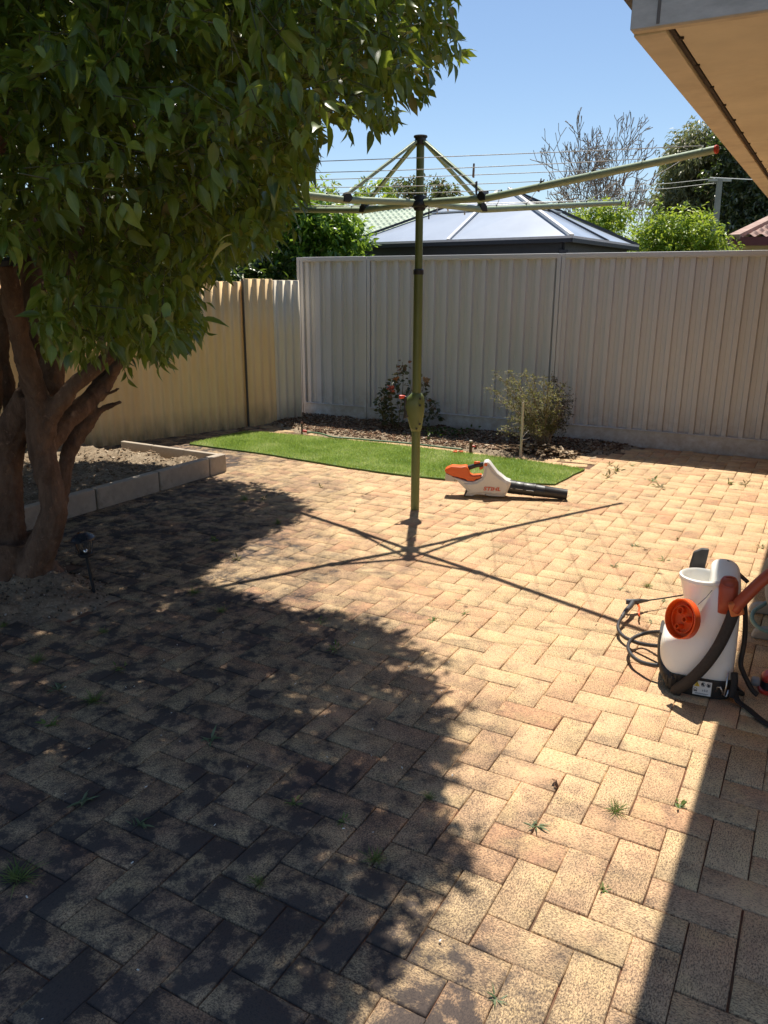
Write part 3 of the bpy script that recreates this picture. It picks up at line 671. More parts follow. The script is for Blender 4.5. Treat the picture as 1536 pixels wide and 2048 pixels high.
# fan cheeks bulging on both sides
for sy in (1,):
    MB().lathe([(.085, 0), (.082, .016), (.070, .024), (.03, .028), (0, .028)], (*(lambda q: (q[0], sy * .052, q[1]))(bp(610, 440)),), 32, Matrix.Rotation(-sy * math.pi / 2, 3, 'X'), cap=False).build('fan_cover', white_p, bw, smooth='all')
m = MB().prism(bpoly([(136, 288), (150, 272), (206, 246), (300, 250), (350, 243), (372, 252), (384, 272), (398, 330), (430, 344), (515, 334), (522, 348), (500, 366), (462, 374), (454, 392), (378, 396), (356, 374), (290, 360), (222, 346), (152, 312)]), .095).build('rear_cover', or_p, blw, bevel=.009, seg=3)
MB().prism(bpoly([(148, 316), (222, 350), (262, 385), (262, 408), (150, 398), (144, 390)]), .085).build('battery', simple('pale_plastic', (.56, .52, .46), .5), blw, bevel=.006)
MB().tube([(bp(378, 268)[0], 0, bp(378, 268)[1]), (bp(450, 242)[0], 0, bp(450, 242)[1]), (bp(540, 222)[0], 0, bp(540, 222)[1])], [.019, .018, .018], 16).build('grip', blk, blw, smooth=True)
MB().prism(bpoly([(434, 205), (446, 197), (500, 200), (498, 214), (450, 226), (436, 226)]), .024).build('lock_lever', or_p, blw, bevel=.003)
MB().prism(bpoly([(490, 262), (532, 246), (534, 268), (504, 288), (496, 282)]), .016).build('trigger', or_p, blw, bevel=.003)
MB().lathe([(.010, 0), (.012, .006), (0, .008)], (bp(560, 212)[0], -.058, bp(560, 212)[1]), 14, Matrix.Rotation(math.pi / 2, 3, 'X')).build('handle_screw_cap', or_p, blw, smooth=True)
c0 = Vector((bp(800, 0)[0], 0, bp(800, 457)[1])); c1 = Vector((bp(1394, 0)[0], 0, bp(1394, 527)[1])); ax = (c1 - c0); Ln = ax.length; Mz = ax.to_track_quat('Z', 'Y').to_matrix()
prof = [(.030, -.02), (.0478, .0), (.0482, .05), (.0465, .052), (.0458, .10), (.0475, .103), (.0475, .108), (.0445, .112), (.0440, .19), (.046, .193), (.046, .198), (.0425, .202), (.0405, .27), (.0418, .273), (.0400, .28), (.0365, Ln - .004), (.0365, Ln), (.033, Ln), (.036, .3), (.040, .05)]
prof = [(r * 1.10, z) for r, z in prof]
noz = MB().lathe(prof, c0, 36, Mz, cap=False).build('nozzle', simple('nozzle_black', (.022, .021, .021), .42, .2, 20, dirt=.15), blw, smooth=True)
m = MB()
for x0_, x1_, yy in ((873, 945, 462), (980, 1056, 475), (820, 840, 455)):
    a, b = bp(x0_, yy), bp(x1_, yy + 8); m.beam((a[0], -.0512, a[1]), (b[0], -.0500, b[1]), .0035, .006, (0, 1, 0))
m.build('nozzle_mark', simple('nozzle_silver', (.5, .5, .5), .4), noz)
for x_, y_, r_ in ((720, 380, .006), (572, 527, .004), (247, 390, .004)): q = bp(x_, y_); MB().lathe([(r_, 0), (r_, .003), (r_ * .5, .003)], (q[0], -.0572 if x_ > 300 else -.0425, q[1]), 10, Matrix.Rotation(math.pi / 2, 3, 'X')).build('screw', blk, bw)
def text_mesh(name, s, size, m, parent, loc, rot, ext=.001, shear=.25, offset=.0, space=1.0, sx=1.0):
    cu = bpy.data.curves.new(name, 'FONT'); cu.body = s; cu.size = size; cu.extrude = ext; cu.shear = shear; cu.offset = offset; cu.space_character = space; cu.align_x = 'CENTER'; cu.align_y = 'CENTER'
    t = bpy.data.objects.new(name, cu); col.objects.link(t); dg = bpy.context.evaluated_depsgraph_get(); me = bpy.data.meshes.new_from_object(t.evaluated_get(dg)); me.name = name
    bpy.data.objects.remove(t); me.materials.clear(); me.materials.append(m); o = bpy.data.objects.new(name, me); col.objects.link(o); o.parent = parent; o.location = loc; o.rotation_euler = rot; o.scale = (sx, 1, 1); return o
q = bp(632, 466); text_mesh('logo_lettering', 'STIHL', .040, simple('logo_orange', (.62, .09, .03), .5), bw, (q[0], -.0682, q[1]), (math.pi / 2, .0, 0), shear=.22, offset=.0012, sx=1.28, ext=.0012)

# ================================================================ SPRAYER
SX, SY = 1.288, 2.90
spa = math.atan2(-.375, .927)
sp = thing('backpack_sprayer', 'white backpack sprayer with orange filler cap and black padded straps, standing open on the paving', 'sprayer', (SX, SY, 0), spa); sp.scale = (.86, .85, .97)
k = NT('milky_plastic'); p = k.n('ShaderNodeTexCoord').outputs['Object']
k.setp(color=k.mix(k.ramp(k.noise(p, 6, 4), [(.4, 0), (.7, 1)]), (.88, .86, .80), (.82, .79, .72)), rough=.38, spec=.4); k.b.inputs['Subsurface Weight'].default_value = .25; k.b.inputs['Subsurface Radius'].default_value = (.02, .018, .014); k.b.inputs['Subsurface Scale'].default_value = 1.0
milk = k.m; strap_m = simple('strap_webbing', (.022, .018, .016), .8, .2, 60, bump=.4, bscale=400); pad_m = simple('foam_pad', (.035, .026, .02), .75, .2, 30, dirt=.3, dirtc=(.09, .065, .04)); base_m = simple('sprayer_base_black', (.025, .021, .018), .55, .15, 20, dirt=.25, dirtc=(.1, .075, .05))
orcap = simple('orange_cap', (.82, .10, .012), .35, .06); or_dark = simple('red_orange_strap_end', (.42, .075, .03), .45, .08)
def sec(z, xl, xr, yf, yb, e=4.6, n=40, dip=0):
    cx, cy, a, b = (xl + xr) / 2, (yf + yb) / 2, (xr - xl) / 2, (yb - yf) / 2; out = []
    for q in range(n):
        t = 6.2832 * q / n; c, s = math.cos(t), math.sin(t)
        out.append((cx + a * abs(c) ** (2 / e) * (1 if c > 0 else -1), cy + b * abs(s) ** (2 / e) * (1 if s > 0 else -1), z))
    return out
tank = MB().loft([sec(.068, -.150, .148, -.135, .135), sec(.075, -.158, .152, -.142, .142), sec(.11, -.17, .154, -.144, .144), sec(.15, -.178, .154, -.145, .145), (sec(.20, -.176, .154, -.145, .145)), sec(.225, -.165, .153, -.142, .142), sec(.245, -.130, .152, -.136, .14), sec(.275, -.070, .151, -.132, .138), sec(.32, -.035, .149, -.13, .136), sec(.38, -.015, .146, -.126, .132), sec(.43, .0, .142, -.118, .125), sec(.46, .006, .138, -.108, .12), sec(.49, .005, .134, -.085, .118, 2.6), sec(.515, .0, .126, -.045, .115, 2.4), sec(.53, .015, .110, -.01, .10, 2.2), sec(.540, .035, .085, .02, .07, 2)]).build('tank', milk, sp, smooth='all', subd=1)
MB().loft([sec(.004, -.135, -.03, -.15, .152, 3), sec(.06, -.170, -.05, -.151, .152, 3), sec(.10, -.184, -.10, -.120, .151, 3), sec(.15, -.190, -.145, -.07, .148, 3), sec(.205, -.186, -.168, -.02, .14, 2.6)]).build('side_shell', base_m, sp, smooth=True)
base = MB().loft([sec(.0, -.12, .155, -.15, .15, 4), sec(.012, -.125, .16, -.155, .155, 4), sec(.05, -.150, .162, -.156, .155, 3.8), sec(.078, -.160, .160, -.154, .152, 3.8), sec(.08, -.150, .15, -.14, .14, 3.6)]).build('base', base_m, sp, smooth=True)
m = MB()
for i in range(5): m.box((-.150 + i * .020, -.152, .050), (.005, .010, .05))
m.build('base_rib', base_m, base)
m = MB().tube([(.15 + .0, -.10, .03), (.20, -.09, .02), (.155, .0, .02)], .011, 8)
m.build('foot_bar', base_m, sp, smooth='all')
MB().tube([(.085, -.165, .045), (.088, -.185, .07), (.10, -.188, .075), (.112, -.183, .05), (.11, -.166, .03)], .0035, 8).build('wire_clip', simple('steel_clip', (.6, .58, .55), .3, metal=1), sp, smooth='all')
MB().tube([(.125, -.155, .13), (.124, -.168, .07), (.118, -.172, .035), (.13, -.172, .03), (.135, -.168, .06)], .004, 8).build('wire_clip', simple('steel_clip', (.6, .58, .55), .3, metal=1), sp, smooth='all')
# filler neck
fn = MB().lathe([(.036, .25), (.052, .33), (.076, .42), (.092, .472), (.098, .476), (.098, .489), (.091, .493), (.087, .489), (.083, .478), (.046, .33), (.032, .26)], (-.030, -.040, 0), 40, cap=False).build('filler_neck', milk, sp, smooth=True)
MB().tube([(.030, -.095, .470), (-.005, -.14, .43), (-.035, -.155, .40)], .0012, 6).build('cap_cord', blk, sp)
# orange cap hanging open, hollow side out
cd = Vector((-.62, -.76, .20)).normalized(); Mc = cd.to_track_quat('Z', 'Y').to_matrix(); cpos = Vector((-.078, -.165, .335))
cap = MB().lathe([(0, -.004), (.070, -.004), (.078, .0), (.082, .006), (.082, .042), (.077, .044), (.075, .040), (.074, .008), (.0, .006)], cpos, 44, Mc, cap=False).build('filler_cap', orcap, sp, smooth=True)
m = MB(); ux = Mc @ Vector((1, 0, 0)); uy = Mc @ Vector((0, 1, 0))
m.lathe([(.058, .008), (.058, .026), (.055, .026), (.055, .008)], cpos, 36, Mc, cap=False)
for a_, b_, r_, h_ in ((-.018, .030, .016, .030), (.025, .006, .0125, .046), (-.006, -.033, .011, .044)):
    m.lathe([(r_, .006), (r_, h_), (r_ - .003, h_), (r_ - .003, .01), (0, .01)], cpos + ux * a_ + uy * b_, 16, Mc, cap=False)
m.build('cap_socket', orcap, cap, smooth=True)
# pump lever stub at the top, hump clips
MB().prism([(-.068, .44), (-.065, .52), (-.055, .575), (-.02, .595), (.012, .595), (.004, .52), (.004, .44)], .03, Matrix.Translation((-.022, .10, -.03))).build('carry_grip', simple('grey_grip', (.05, .045, .042), .6, .15), sp, bevel=.005)
m = MB()
for x_, y_, z_ in ((.082, .05, .532), (.108, .03, .515)): m.tube([(x_ - .012, y_, z_ + .003), (x_ + .012, y_ - .01, z_ - .006)], .008, 8)
m.build('clip', blk, sp, smooth='all')
MB().beam((.115, .01, .505), (.165, -.01, .475), .03, .008).build('strap_buckle', blk, sp, bevel=.003)
# red lance holder on the flank and the handle bar leaning out to the right
MB().loft([sec(.37, .046, .122, -.140, -.06, 3, 24), sec(.42, .044, .124, -.142, -.06, 3, 24), sec(.47, .042, .124, -.140, -.055, 2.6, 24), sec(.495, .046, .120, -.130, -.055, 2.2, 24), sec(.508, .056, .110, -.115, -.06, 2.2, 24)]).build('lance_holder', or_dark, sp, smooth='all')
MB().lathe([(.032, 0), (.034, .004), (.028, .006), (.024, -.02)], (.083, -.110, .495), 24, Matrix.Rotation(.45, 3, 'X'), cap=False).build('holder_mouth', or_dark, sp, smooth=True)
hb_ = [(.118, -.165, .405), (.130, -.168, .435), (.155, -.168, .470), (.195, -.165, .525), (.250, -.16, .585), (.270, -.158, .606), (.280, -.157, .624)]
MB().tube(hb_, [.036, .037, .036, .034, .034, .036, .040], 18, flat=.66).build('pump_lever', or_dark, sp, smooth='all')
MB().box((.120, -.172, .412), (.056, .040, .055), Matrix.Rotation(-.35, 3, 'Y')).build('lever_joint', simple('orange_joint', (.62, .16, .04), .45), sp, bevel=.006)
def strap(pts, wd, th, m_, name, up=(0, -1, 0)):
    """flat band with rounded section along a smooth path"""
    P = [Vector(q) for q in pts]; S = []
    for i in range(len(P) - 1):
        p0, p1, p2, p3 = P[max(i - 1, 0)], P[i], P[i + 1], P[min(i + 2, len(P) - 1)]
        for t in [j / 5 for j in range(5)]: S.append(.5 * ((2 * p1) + (p2 - p0) * t + (2 * p0 - 5 * p1 + 4 * p2 - p3) * t * t + (3 * p1 - p0 - 3 * p2 + p3) * t ** 3))
    S.append(P[-1]); mb = MB(); secs = []
    for i, s in enumerate(S):
        T = (S[min(i + 1, len(S) - 1)] - S[max(i - 1, 0)]).normalized(); x = Vector(up).cross(T).normalized(); y = T.cross(x)
        secs.append([s + x * math.cos(a) * wd / 2 * (1) + y * math.sin(a) * th / 2 for a in [6.2832 * q / 12 for q in range(12)]])
    return mb.loft(secs).build(name, m_, sp, smooth='all')
strap([(.112, -.172, .395), (.095, -.185, .33), (.068, -.195, .25), (.025, -.20, .165), (-.030, -.195, .085), (-.075, -.185, .035), (-.085, -.175, .01)], .050, .028, pad_m, 'shoulder_strap')
strap([(.152, -.09, .43), (.172, -.05, .33), (.182, -.04, .22), (.178, -.05, .14), (.195, -.06, .10), (.235, -.08, .045), (.262, -.085, .025)], .040, .022, pad_m, 'shoulder_strap', (1, 0, 0))
strap([(.155, -.15, .10), (.162, -.15, .05), (.18, -.17, .02), (.225, -.215, .012), (.27, -.28, .009), (.32, -.33, .008), (.40, -.36, .008), (.6, -.38, .008)], .034, .008, strap_m, 'belt', (0, 0, 1))
strap([(.150, -.16, .135), (.156, -.164, .08), (.150, -.166, .03)], .030, .02, strap_m, 'belt_loop')
# warning label on the base
lb = thing_ = MB().box((.026, -.1610, .044), (.078, .002, .062)).build('warning_label', simple('label_white', (.72, .70, .66), .5, .04), sp)
ink = simple('label_ink', (.03, .03, .035), .6); yel = simple('label_yellow', (.75, .55, .04), .5)
def lp(x, z): return (.026 + (x - .5) * .078, -.1622, .044 + (z - .5) * .062)
m = MB(); a, b, c_ = lp(.04, .60), lp(.36, .60), lp(.20, .95); m.v = [Vector(q) for q in (a, b, c_)]; m.v += [q + Vector((0, -.0006, 0)) for q in m.v[:3]]; m.f = [(0, 1, 2), (3, 5, 4), (0, 3, 4, 1), (1, 4, 5, 2), (2, 5, 3, 0)]; m.build('label_triangle', yel, lb)
m = MB(); m.box(Vector(lp(.20, .77)) + Vector((0, -.001, 0)), (.0022, .001, .012)); m.box(Vector(lp(.20, .645)) + Vector((0, -.001, 0)), (.0022, .001, .0025))
for cx in (.53, .83): m.lathe([(.0092, 0), (.0092, .0008), (.0078, .0008), (.0078, 0)], lp(cx, .78), 20, Matrix.Rotation(math.pi / 2, 3, 'X'), cap=False)
m.lathe([(.0058, .0), (.0058, .0008), (0, .0008)], lp(.50, .80), 12, Matrix.Rotation(math.pi / 2, 3, 'X'), cap=False); m.box(lp(.56, .72), (.006, .0012, .004)); m.lathe([(.006, 0), (.006, .0008), (0, .0008)], lp(.83, .76), 12, Matrix.Rotation(math.pi / 2, 3, 'X'), cap=False); m.box(lp(.80, .84), (.008, .0012, .002))
m.lathe([(.0078, 0), (.0078, .0008), (.006, .0008), (.006, 0)], lp(.14, .36), 18, Matrix.Rotation(math.pi / 2, 3, 'X'), cap=False); m.box(lp(.08, .28), (.003, .0012, .008)); m.box(lp(.21, .28), (.003, .0012, .008)); m.box(lp(.14, .30), (.004, .0012, .007))
m.build('label_pictograms', ink, lb)
text_mesh('label_lettering', 't 0-2', .0125, ink, lb, (lp(.66, .36)), (math.pi / 2, 0, 0), ext=.0004, shear=0, offset=.0002)
m = MB(); m.box(lp(.5, .13), (.058, .0008, .0012)); m.box(lp(.46, .08), (.05, .0008, .0010)); m.build('label_fine_print', ink, lb)
# hose loops and spray gun (lie in world space, parented to the sprayer)
Mi = (Matrix.Translation((SX, SY, 0)) @ Matrix.Rotation(spa, 4, 'Z') @ Matrix.Diagonal((.86, .85, .97, 1))).inverted()
def W2(px, py, z): return Mi @ gnd(px, py, z)
def smooth_path(P, k_=6):
    P = [Vector(q) for q in P]; S = []
    for i in range(len(P) - 1):
        p0, p1, p2, p3 = P[max(i - 1, 0)], P[i], P[i + 1], P[min(i + 2, len(P) - 1)]
        for t in [j / k_ for j in range(k_)]: S.append(.5 * ((2 * p1) + (p2 - p0) * t + (2 * p0 - 5 * p1 + 4 * p2 - p3) * t * t + (3 * p1 - p0 - 3 * p2 + p3) * t ** 3))
    return S + [P[-1]]
hose_m = simple('black_rubber', (.035, .033, .034), .5, .1)
MB().tube(smooth_path([W2(1247, 1232, .05), W2(1240, 1240, .045), W2(1236, 1256, .04), W2(1246, 1272, .035), W2(1268, 1283, .04), W2(1290, 1289, .05), W2(1318, 1292, .07), W2(1345, 1292, .09)]), .0092, 12).build('hose', hose_m, sp, smooth='all')
MB().tube(smooth_path([W2(1332, 1264, .12), W2(1308, 1264, .09), W2(1285, 1268, .06), W2(1264, 1278, .05), W2(1256, 1293, .05), W2(1263, 1310, .05), W2(1280, 1323, .05), W2(1300, 1329, .06), W2(1325, 1331, .07), W2(1350, 1331, .08)]), .0092, 12).build('hose', hose_m, sp, smooth='all')
gp = [W2(1244, 1233, .05), W2(1252, 1222, .055), W2(1262, 1211, .06), W2(1266, 1204, .06)]
m = MB().tube(gp, [.009, .013, .014, .014], 12); m.tube([W2(1252, 1203, .06), W2(1266, 1204, .062), W2(1280, 1202, .06), W2(1296, 1201, .05)], [.014, .016, .013, .006], 12)
gun = m.build('spray_gun', simple('gun_grey', (.07, .07, .072), .5), sp, smooth=True)
MB().tube([W2(1275, 1207, .05), W2(1279, 1215, .045), W2(1277, 1223, .045), W2(1279, 1232, .04)], [.008, .006, .005, .005], 8, flat=.6).build('trigger', orcap, gun, smooth='all')
MB().tube([W2(1294, 1201, .052), W2(1330, 1196, .05), W2(1372, 1189, .06)], .004, 10).build('lance', hose_m, sp, smooth='all')

# ================================================================ THINGS AT THE RIGHT EDGE
gp_m = simple('beige_grey_plastic', (.34, .31, .27), .5, .1, 10, dirt=.3); teal = simple('teal_hose', (.16, .27, .26), .45, .15, 30)
hr = thing('hose_reel', 'grey plastic hose reel with teal hose, cut by the right edge of the photo', 'hose reel', gnd(1540, 1275), spa)
m = MB(); Mx = Matrix.Rotation(math.pi / 2, 4, 'Z') @ Matrix.Identity(4)
m.prism([(-.085, 0), (.26, 0), (.26, .05), (-.02, .055), (-.05, .05), (-.072, .035)], .05, Matrix.Translation((0, -.02, 0))); m.prism([(-.085, 0), (.26, 0), (.26, .05), (-.02, .055), (-.05, .05), (-.072, .035)], .05, Matrix.Translation((0, .30, 0)))
hf = m.build('foot', gp_m, hr, bevel=.01, seg=3)
MB().prism([(-.018, .05), (.03, .05), (.085, .40), (.06, .40)], .03, Matrix.Translation((0, -.025, 0))).build('side_frame', gp_m, hr, bevel=.006)
MB().lathe([(.15, .0), (.165, .006), (.17, .02), (.15, .03), (.04, .03), (.0, .03)], (.12, .04, .235), 40, Matrix.Rotation(math.pi / 2, 3, 'X'), cap=False).build('reel_flange', gp_m, hr, smooth=True)
MB().lathe([(.15, .0), (.165, .006), (.17, .02), (.15, .03), (.0, .03)], (.12, .28, .235), 40, Matrix.Rotation(math.pi / 2, 3, 'X'), cap=False).build('reel_flange', gp_m, hr, smooth=True)
m = MB()
for i in range(11):
    m.tube([(.12 + .14 * math.cos(a), .06 + i * .0185, .235 + .14 * math.sin(a)) for a in [6.2832 * q / 36 for q in range(37)]], .0095, 8, cap=False)
m.tube(smooth_path([(.0, .10, .16), (-.05, .03, .14), (-.085, -.02, .125), (-.09, -.06, .10), (-.06, -.085, .075), (.0, -.09, .06), (.08, -.085, .06), (.2, -.08, .05)]), .0095, 12)
m.build('hose', teal, hr, smooth='all')
for z_, x_ in ((.33, .060), (.31, .045), (.15, .02)): MB().lathe([(.007, 0), (.007, .004), (0, .004)], (x_ + .01, -.041, z_), 12, Matrix.Rotation(math.pi / 2, 3, 'X')).build('screw', blk, hr)
rd = thing('battery_pack', 'red and black gadget with a grey knob on the shaded paving right of the sprayer', 'battery pack', gnd(1549, 1382), spa + .1)
rp = simple('red_shell', (.60, .05, .03), .35, .05)
MB().loft([sec(.0, -.062, .07, -.05, .05, 4, 32), sec(.014, -.064, .07, -.052, .052, 4, 32), sec(.016, -.06, .068, -.048, .048, 4, 32)]).build('foot_plate', rp, rd, smooth=True)
MB().loft([sec(.016, -.056, .066, -.046, .046, 3.4, 32), sec(.05, -.054, .066, -.046, .046, 3.4, 32)]).build('mid_band', blk, rd, smooth=True)
MB().loft([sec(.05, -.056, .066, -.047, .047, 3.4, 32), sec(.066, -.052, .064, -.044, .044, 3.2, 32), sec(.082, -.036, .055, -.034, .034, 3, 32), sec(.086, -.02, .045, -.024, .024, 3, 32)]).build('upper_shell', rp, rd, smooth='all')
MB().lathe([(.017, 0), (.020, .006), (.020, .022), (.016, .028), (0, .028)], (-.062, -.005, .034), 20, Matrix.Rotation(-math.pi / 2, 3, 'Y')).build('knob', grey_p, rd, smooth=True)
MB().box((.02, 0, .089), (.05, .03, .004)).build('badge', simple('badge_blue_grey', (.42, .47, .52), .4), rd, bevel=.001)

# ================================================================ SOLAR PATH LIGHT
base_p = gnd(187, 1178, .03); top_p = at(166, 1078, base_p.y - .01); ax = (top_p - base_p).normalized(); Lh = (top_p - base_p).length
sl_ = thing('solar_path_light', 'black solar stake light leaning beside the tree trunk', 'garden light', base_p); sl_.rotation_mode = 'QUATERNION'; sl_.rotation_quaternion = ax.to_track_quat('Z', 'Y')
MB().tube([(0, 0, -.06), (0, 0, Lh - .085)], .0085, 12).build('stake', blk, sl_, smooth=True)
MB().lathe([(.0, Lh - .092), (.036, Lh - .092), (.040, Lh - .086), (.040, Lh - .076), (.034, Lh - .073), (.0, Lh - .073)], n=28, cap=False).build('lower_ring', blk, sl_, smooth=True)
MB().lathe([(.054, Lh - .006), (.060, Lh - .004), (.060, Lh + .006), (.050, Lh + .018), (.030, Lh + .030), (.026, Lh + .034), (.0, Lh + .034)], n=32, cap=False).build('cap', simple('cap_black', (.02, .022, .03), .3), sl_, smooth=True)
MB().box((0, 0, Lh + .0355), (.036, .036, .003)).build('solar_panel', simple('solar_blue', (.015, .02, .045), .15), sl_)
m = MB()
for i in range(6):
    a = i * math.pi / 3; a2 = a + .5
    m.tube([(.037 * math.cos(a), .037 * math.sin(a), Lh - .078), (.046 * math.cos(a), .046 * math.sin(a), Lh - .04), (.053 * math.cos(a), .053 * math.sin(a), Lh - .002)], .0018, 6)
m.tube([(.02 * math.cos(t), -.044 + .002 * math.sin(t), Lh - .040 + .034 * math.sin(t)) for t in [6.2832 * q / 20 for q in range(21)]], .0016, 6)
m.build('cage', blk, sl_, smooth='all')
k = NT('clear_lens'); k.setp(color=(.9, .9, .9), rough=.05, trans=1.0); k.b.inputs['IOR'].default_value = 1.1
MB().lathe([(.035, Lh - .074), (.042, Lh - .04), (.050, Lh - .006)], n=28, cap=False).build('lens', k.m, sl_, smooth='all')
MB().lathe([(.012, Lh - .073), (.012, Lh - .063), (.004, Lh - .058), (0, Lh - .058)], n=16, cap=False).build('bulb', simple('chrome', (.8, .8, .8), .15, metal=1), sl_, smooth='all')

# ================================================================ GARDEN BED FITTINGS
brown_p = simple('brown_pipe', (.16, .07, .045), .5); redt = simple('red_tap', (.62, .05, .03), .4); hose_g = simple('green_hose', (.10, .20, .10), .45)
s1 = thing('sprinkler_riser', 'thin dark sprinkler riser with red fitting by the corner of the two fences', 'sprinkler', gnd(604, 868, .02))
MB().tube([(0, 0, -.03), (0, 0, .11)], .009, 10).build('riser', blk, s1, smooth=True); MB().lathe([(.012, .11), (.014, .12), (.006, .135), (0, .135)], n=12).build('spray_head', brown_p, s1, smooth=True)
MB().tube([(.012, 0, .035), (.055, -.01, .03)], .013, 10).build('hose_fitting', redt, s1, smooth=True)
tag(MB().tube(smooth_path([gnd(614, 864, .05), gnd(640, 867, .045), gnd(665, 874, .04), gnd(690, 876, .035), gnd(715, 878, .03), gnd(760, 882, .03), gnd(820, 887, .03), gnd(880, 894, .03), gnd(925, 899, .03)]), .0085, 10).build('garden_hose', hose_g, None, smooth='all'), 'thin green hose lying along the front edge of the garden bed', 'hose')
s2 = thing('sprinkler_riser', 'brown sprinkler riser with red tap at the turf edge near the dry leaf heap', 'sprinkler', gnd(941, 905, .02))
MB().tube([(0, 0, -.03), (0, 0, .10)], .015, 12).build('riser', brown_p, s2, smooth=True); MB().lathe([(.017, .10), (.017, .115), (.01, .12), (0, .12)], n=14).build('spray_head', simple('riser_cap', (.45, .38, .3), .6), s2, smooth=True)
m = MB().tube([(.015, -.005, .065), (.035, -.01, .065)], .008, 8); m.lathe([(.012, 0), (.012, .01), (0, .01)], (.033, -.012, .055), 10); m.build('tap', redt, s2, smooth=True)
m = MB(); g = np.random.default_rng(77)
for i in range(9): q = gnd(926 - g.uniform(0, 18), 903 + g.uniform(-2, 2), .03) - s2.location; m.box(q, (.03, .015, .01), Matrix.Rotation(g.uniform(0, 3), 3, 'Z'))
tag(m.build('broken_fitting', simple('orange_red', (.75, .14, .04), .5), None), 'scattered orange plastic fitting left of the tap sprinkler', 'pipe fitting').location = s2.location
st = thing('plant_stake', 'pale wooden stake tied to the small leaved shrub', 'stake', gnd(1041, 911, .02))
tpz = at(1046, 805, st.location.y + .03) - st.location
MB().tube([(0, 0, -.05), tpz * .5 + Vector((.003, 0, 0)), tpz], [.013, .0125, .012], 8).build('stake', simple('pale_wood', (.62, .55, .44), .8, .15, 20), st, smooth=True)
MB().tube([(0, -.012, .16), (.03, .01, .20), (.085, .12, .22)], .0035, 6).build('tie', simple('pale_tie', (.5, .46, .38), .7), st); MB().tube([(0, -.012, .15), (.05, .03, .15), (.10, .12, .15)], .003, 6).build('tie', simple('pale_tie', (.5, .46, .38), .7), st)

# ================================================================ THE BIG TREE
tree = thing('broadleaf_tree', 'large dark leafed tree with several brown stems filling the upper left', 'tree', (-1.98, 3.95, 0))
TL = Vector(tree.location)
def stemp(L): # (px, py, Y, radius px)
    P = []; rr = []
    for x, y, Y, r in L: q = at(x, y, Y); P.append(q - TL); rr.append(r * .72 * Y * 1.02 / FPX)
    S = smooth_path(P, 5); n = len(S); ri = np.interp(np.linspace(0, len(P) - 1, n), range(len(P)), rr); return S, ri
bark = bark_mat('smooth_brown_bark', (.10, .055, .036), (.21, .125, .082), 11)
stems = [
    [(60, 1185, 3.88, 62), (68, 1130, 3.88, 48), (92, 1075, 3.88, 42), (108, 1020, 3.88, 37), (98, 960, 3.88, 35), (82, 890, 3.88, 37), (86, 835, 3.88, 42)],
    [(86, 850, 3.88, 40), (76, 800, 3.86, 33), (58, 740, 3.82, 29), (42, 680, 3.80, 27), (28, 620, 3.76, 26), (18, 560, 3.72, 24), (12, 528, 3.70, 21)],
    [(90, 845, 3.88, 32), (122, 800, 3.86, 24), (150, 770, 3.86, 21), (182, 742, 3.88, 20), (214, 714, 3.90, 19), (236, 682, 3.92, 20), (244, 664, 3.93, 17)],
    [(84, 910, 4.0, 28), (125, 850, 4.12, 29), (165, 812, 4.25, 26), (203, 773, 4.4, 25), (234, 719, 4.6, 23), (273, 672, 4.8, 20), (332, 598, 5.1, 15), (395, 520, 5.4, 11), (450, 430, 5.6, 7)],
    [(84, 1090, 4.05, 34), (116, 1015, 4.15, 24), (126, 960, 4.2, 21), (140, 900, 4.25, 22), (166, 852, 4.3, 24), (184, 836, 4.3, 20), (196, 826, 4.3, 12), (214, 814, 4.3, 7), (242, 803, 4.3, 6)],
    [(200, 800, 4.35, 10), (216, 788, 4.35, 6), (240, 776, 4.35, 5)],
    [(14, 1180, 4.0, 66), (16, 1110, 4.0, 52), (12, 1040, 4.0, 50), (6, 960, 4.0, 50), (14, 890, 4.0, 46), (40, 830, 3.95, 42), (60, 790, 3.9, 36)],
    [(-60, 1190, 4.1, 60), (-50, 1060, 4.1, 48), (-40, 940, 4.1, 44), (-30, 840, 4.1, 38), (-20, 760, 4.0, 32), (-55, 640, 3.9, 28), (-110, 520, 3.8, 24), (-160, 380, 3.7, 20)],
    [(110, 800, 4.1, 30), (105, 730, 4.2, 32), (118, 660, 4.3, 28), (140, 560, 4.4, 22), (180, 440, 4.5, 17), (240, 300, 4.7, 12), (300, 160, 4.8, 8)],
    [(30, 830, 4.2, 26), (10, 760, 4.25, 22), (4, 690, 4.3, 18), (10, 600, 4.4, 15), (40, 480, 4.5, 12)],
    [(-60, 470, 3.3, 30), (-14, 300, 3.0, 26), (24, 240, 2.95, 19), (40, 170, 2.95, 14), (70, 60, 3.0, 10)],
    [(40, 870, 4.3, 30), (66, 760, 4.4, 34), (72, 660, 4.5, 34), (66, 560, 4.6, 30), (60, 430, 4.7, 22)],
    [(203, 773, 4.4, 12), (310, 640, 4.3, 14), (350, 590, 4.2, 11), (430, 480, 4.2, 8), (560, 330, 4.2, 5)],
]
m = MB()
for L in stems: S, ri = stemp(L); m.tube(S, list(ri), 12)
for q, (bx, by, br) in enumerate([(-.16, .02, .10), (.0, -.12, .085), (.16, .0, .08), (.08, .12, .08), (-.1, .14, .09), (-.2, -.08, .07)]):
    m.tube([Vector((bx * .5, by * .5, .24)), Vector((bx, by, .08)), Vector((bx * 1.6, by * 1.6, .0)), Vector((bx * 2.2, by * 2.2, -.06))], [br, br * .85, br * .6, br * .3], 10)
tk = m.build('trunk', bark, tree)
md = tk.modifiers.new('r', 'REMESH'); md.mode = 'VOXEL'; md.voxel_size = .0085
md = tk.modifiers.new('s', 'SMOOTH'); md.factor = .5; md.iterations = 4
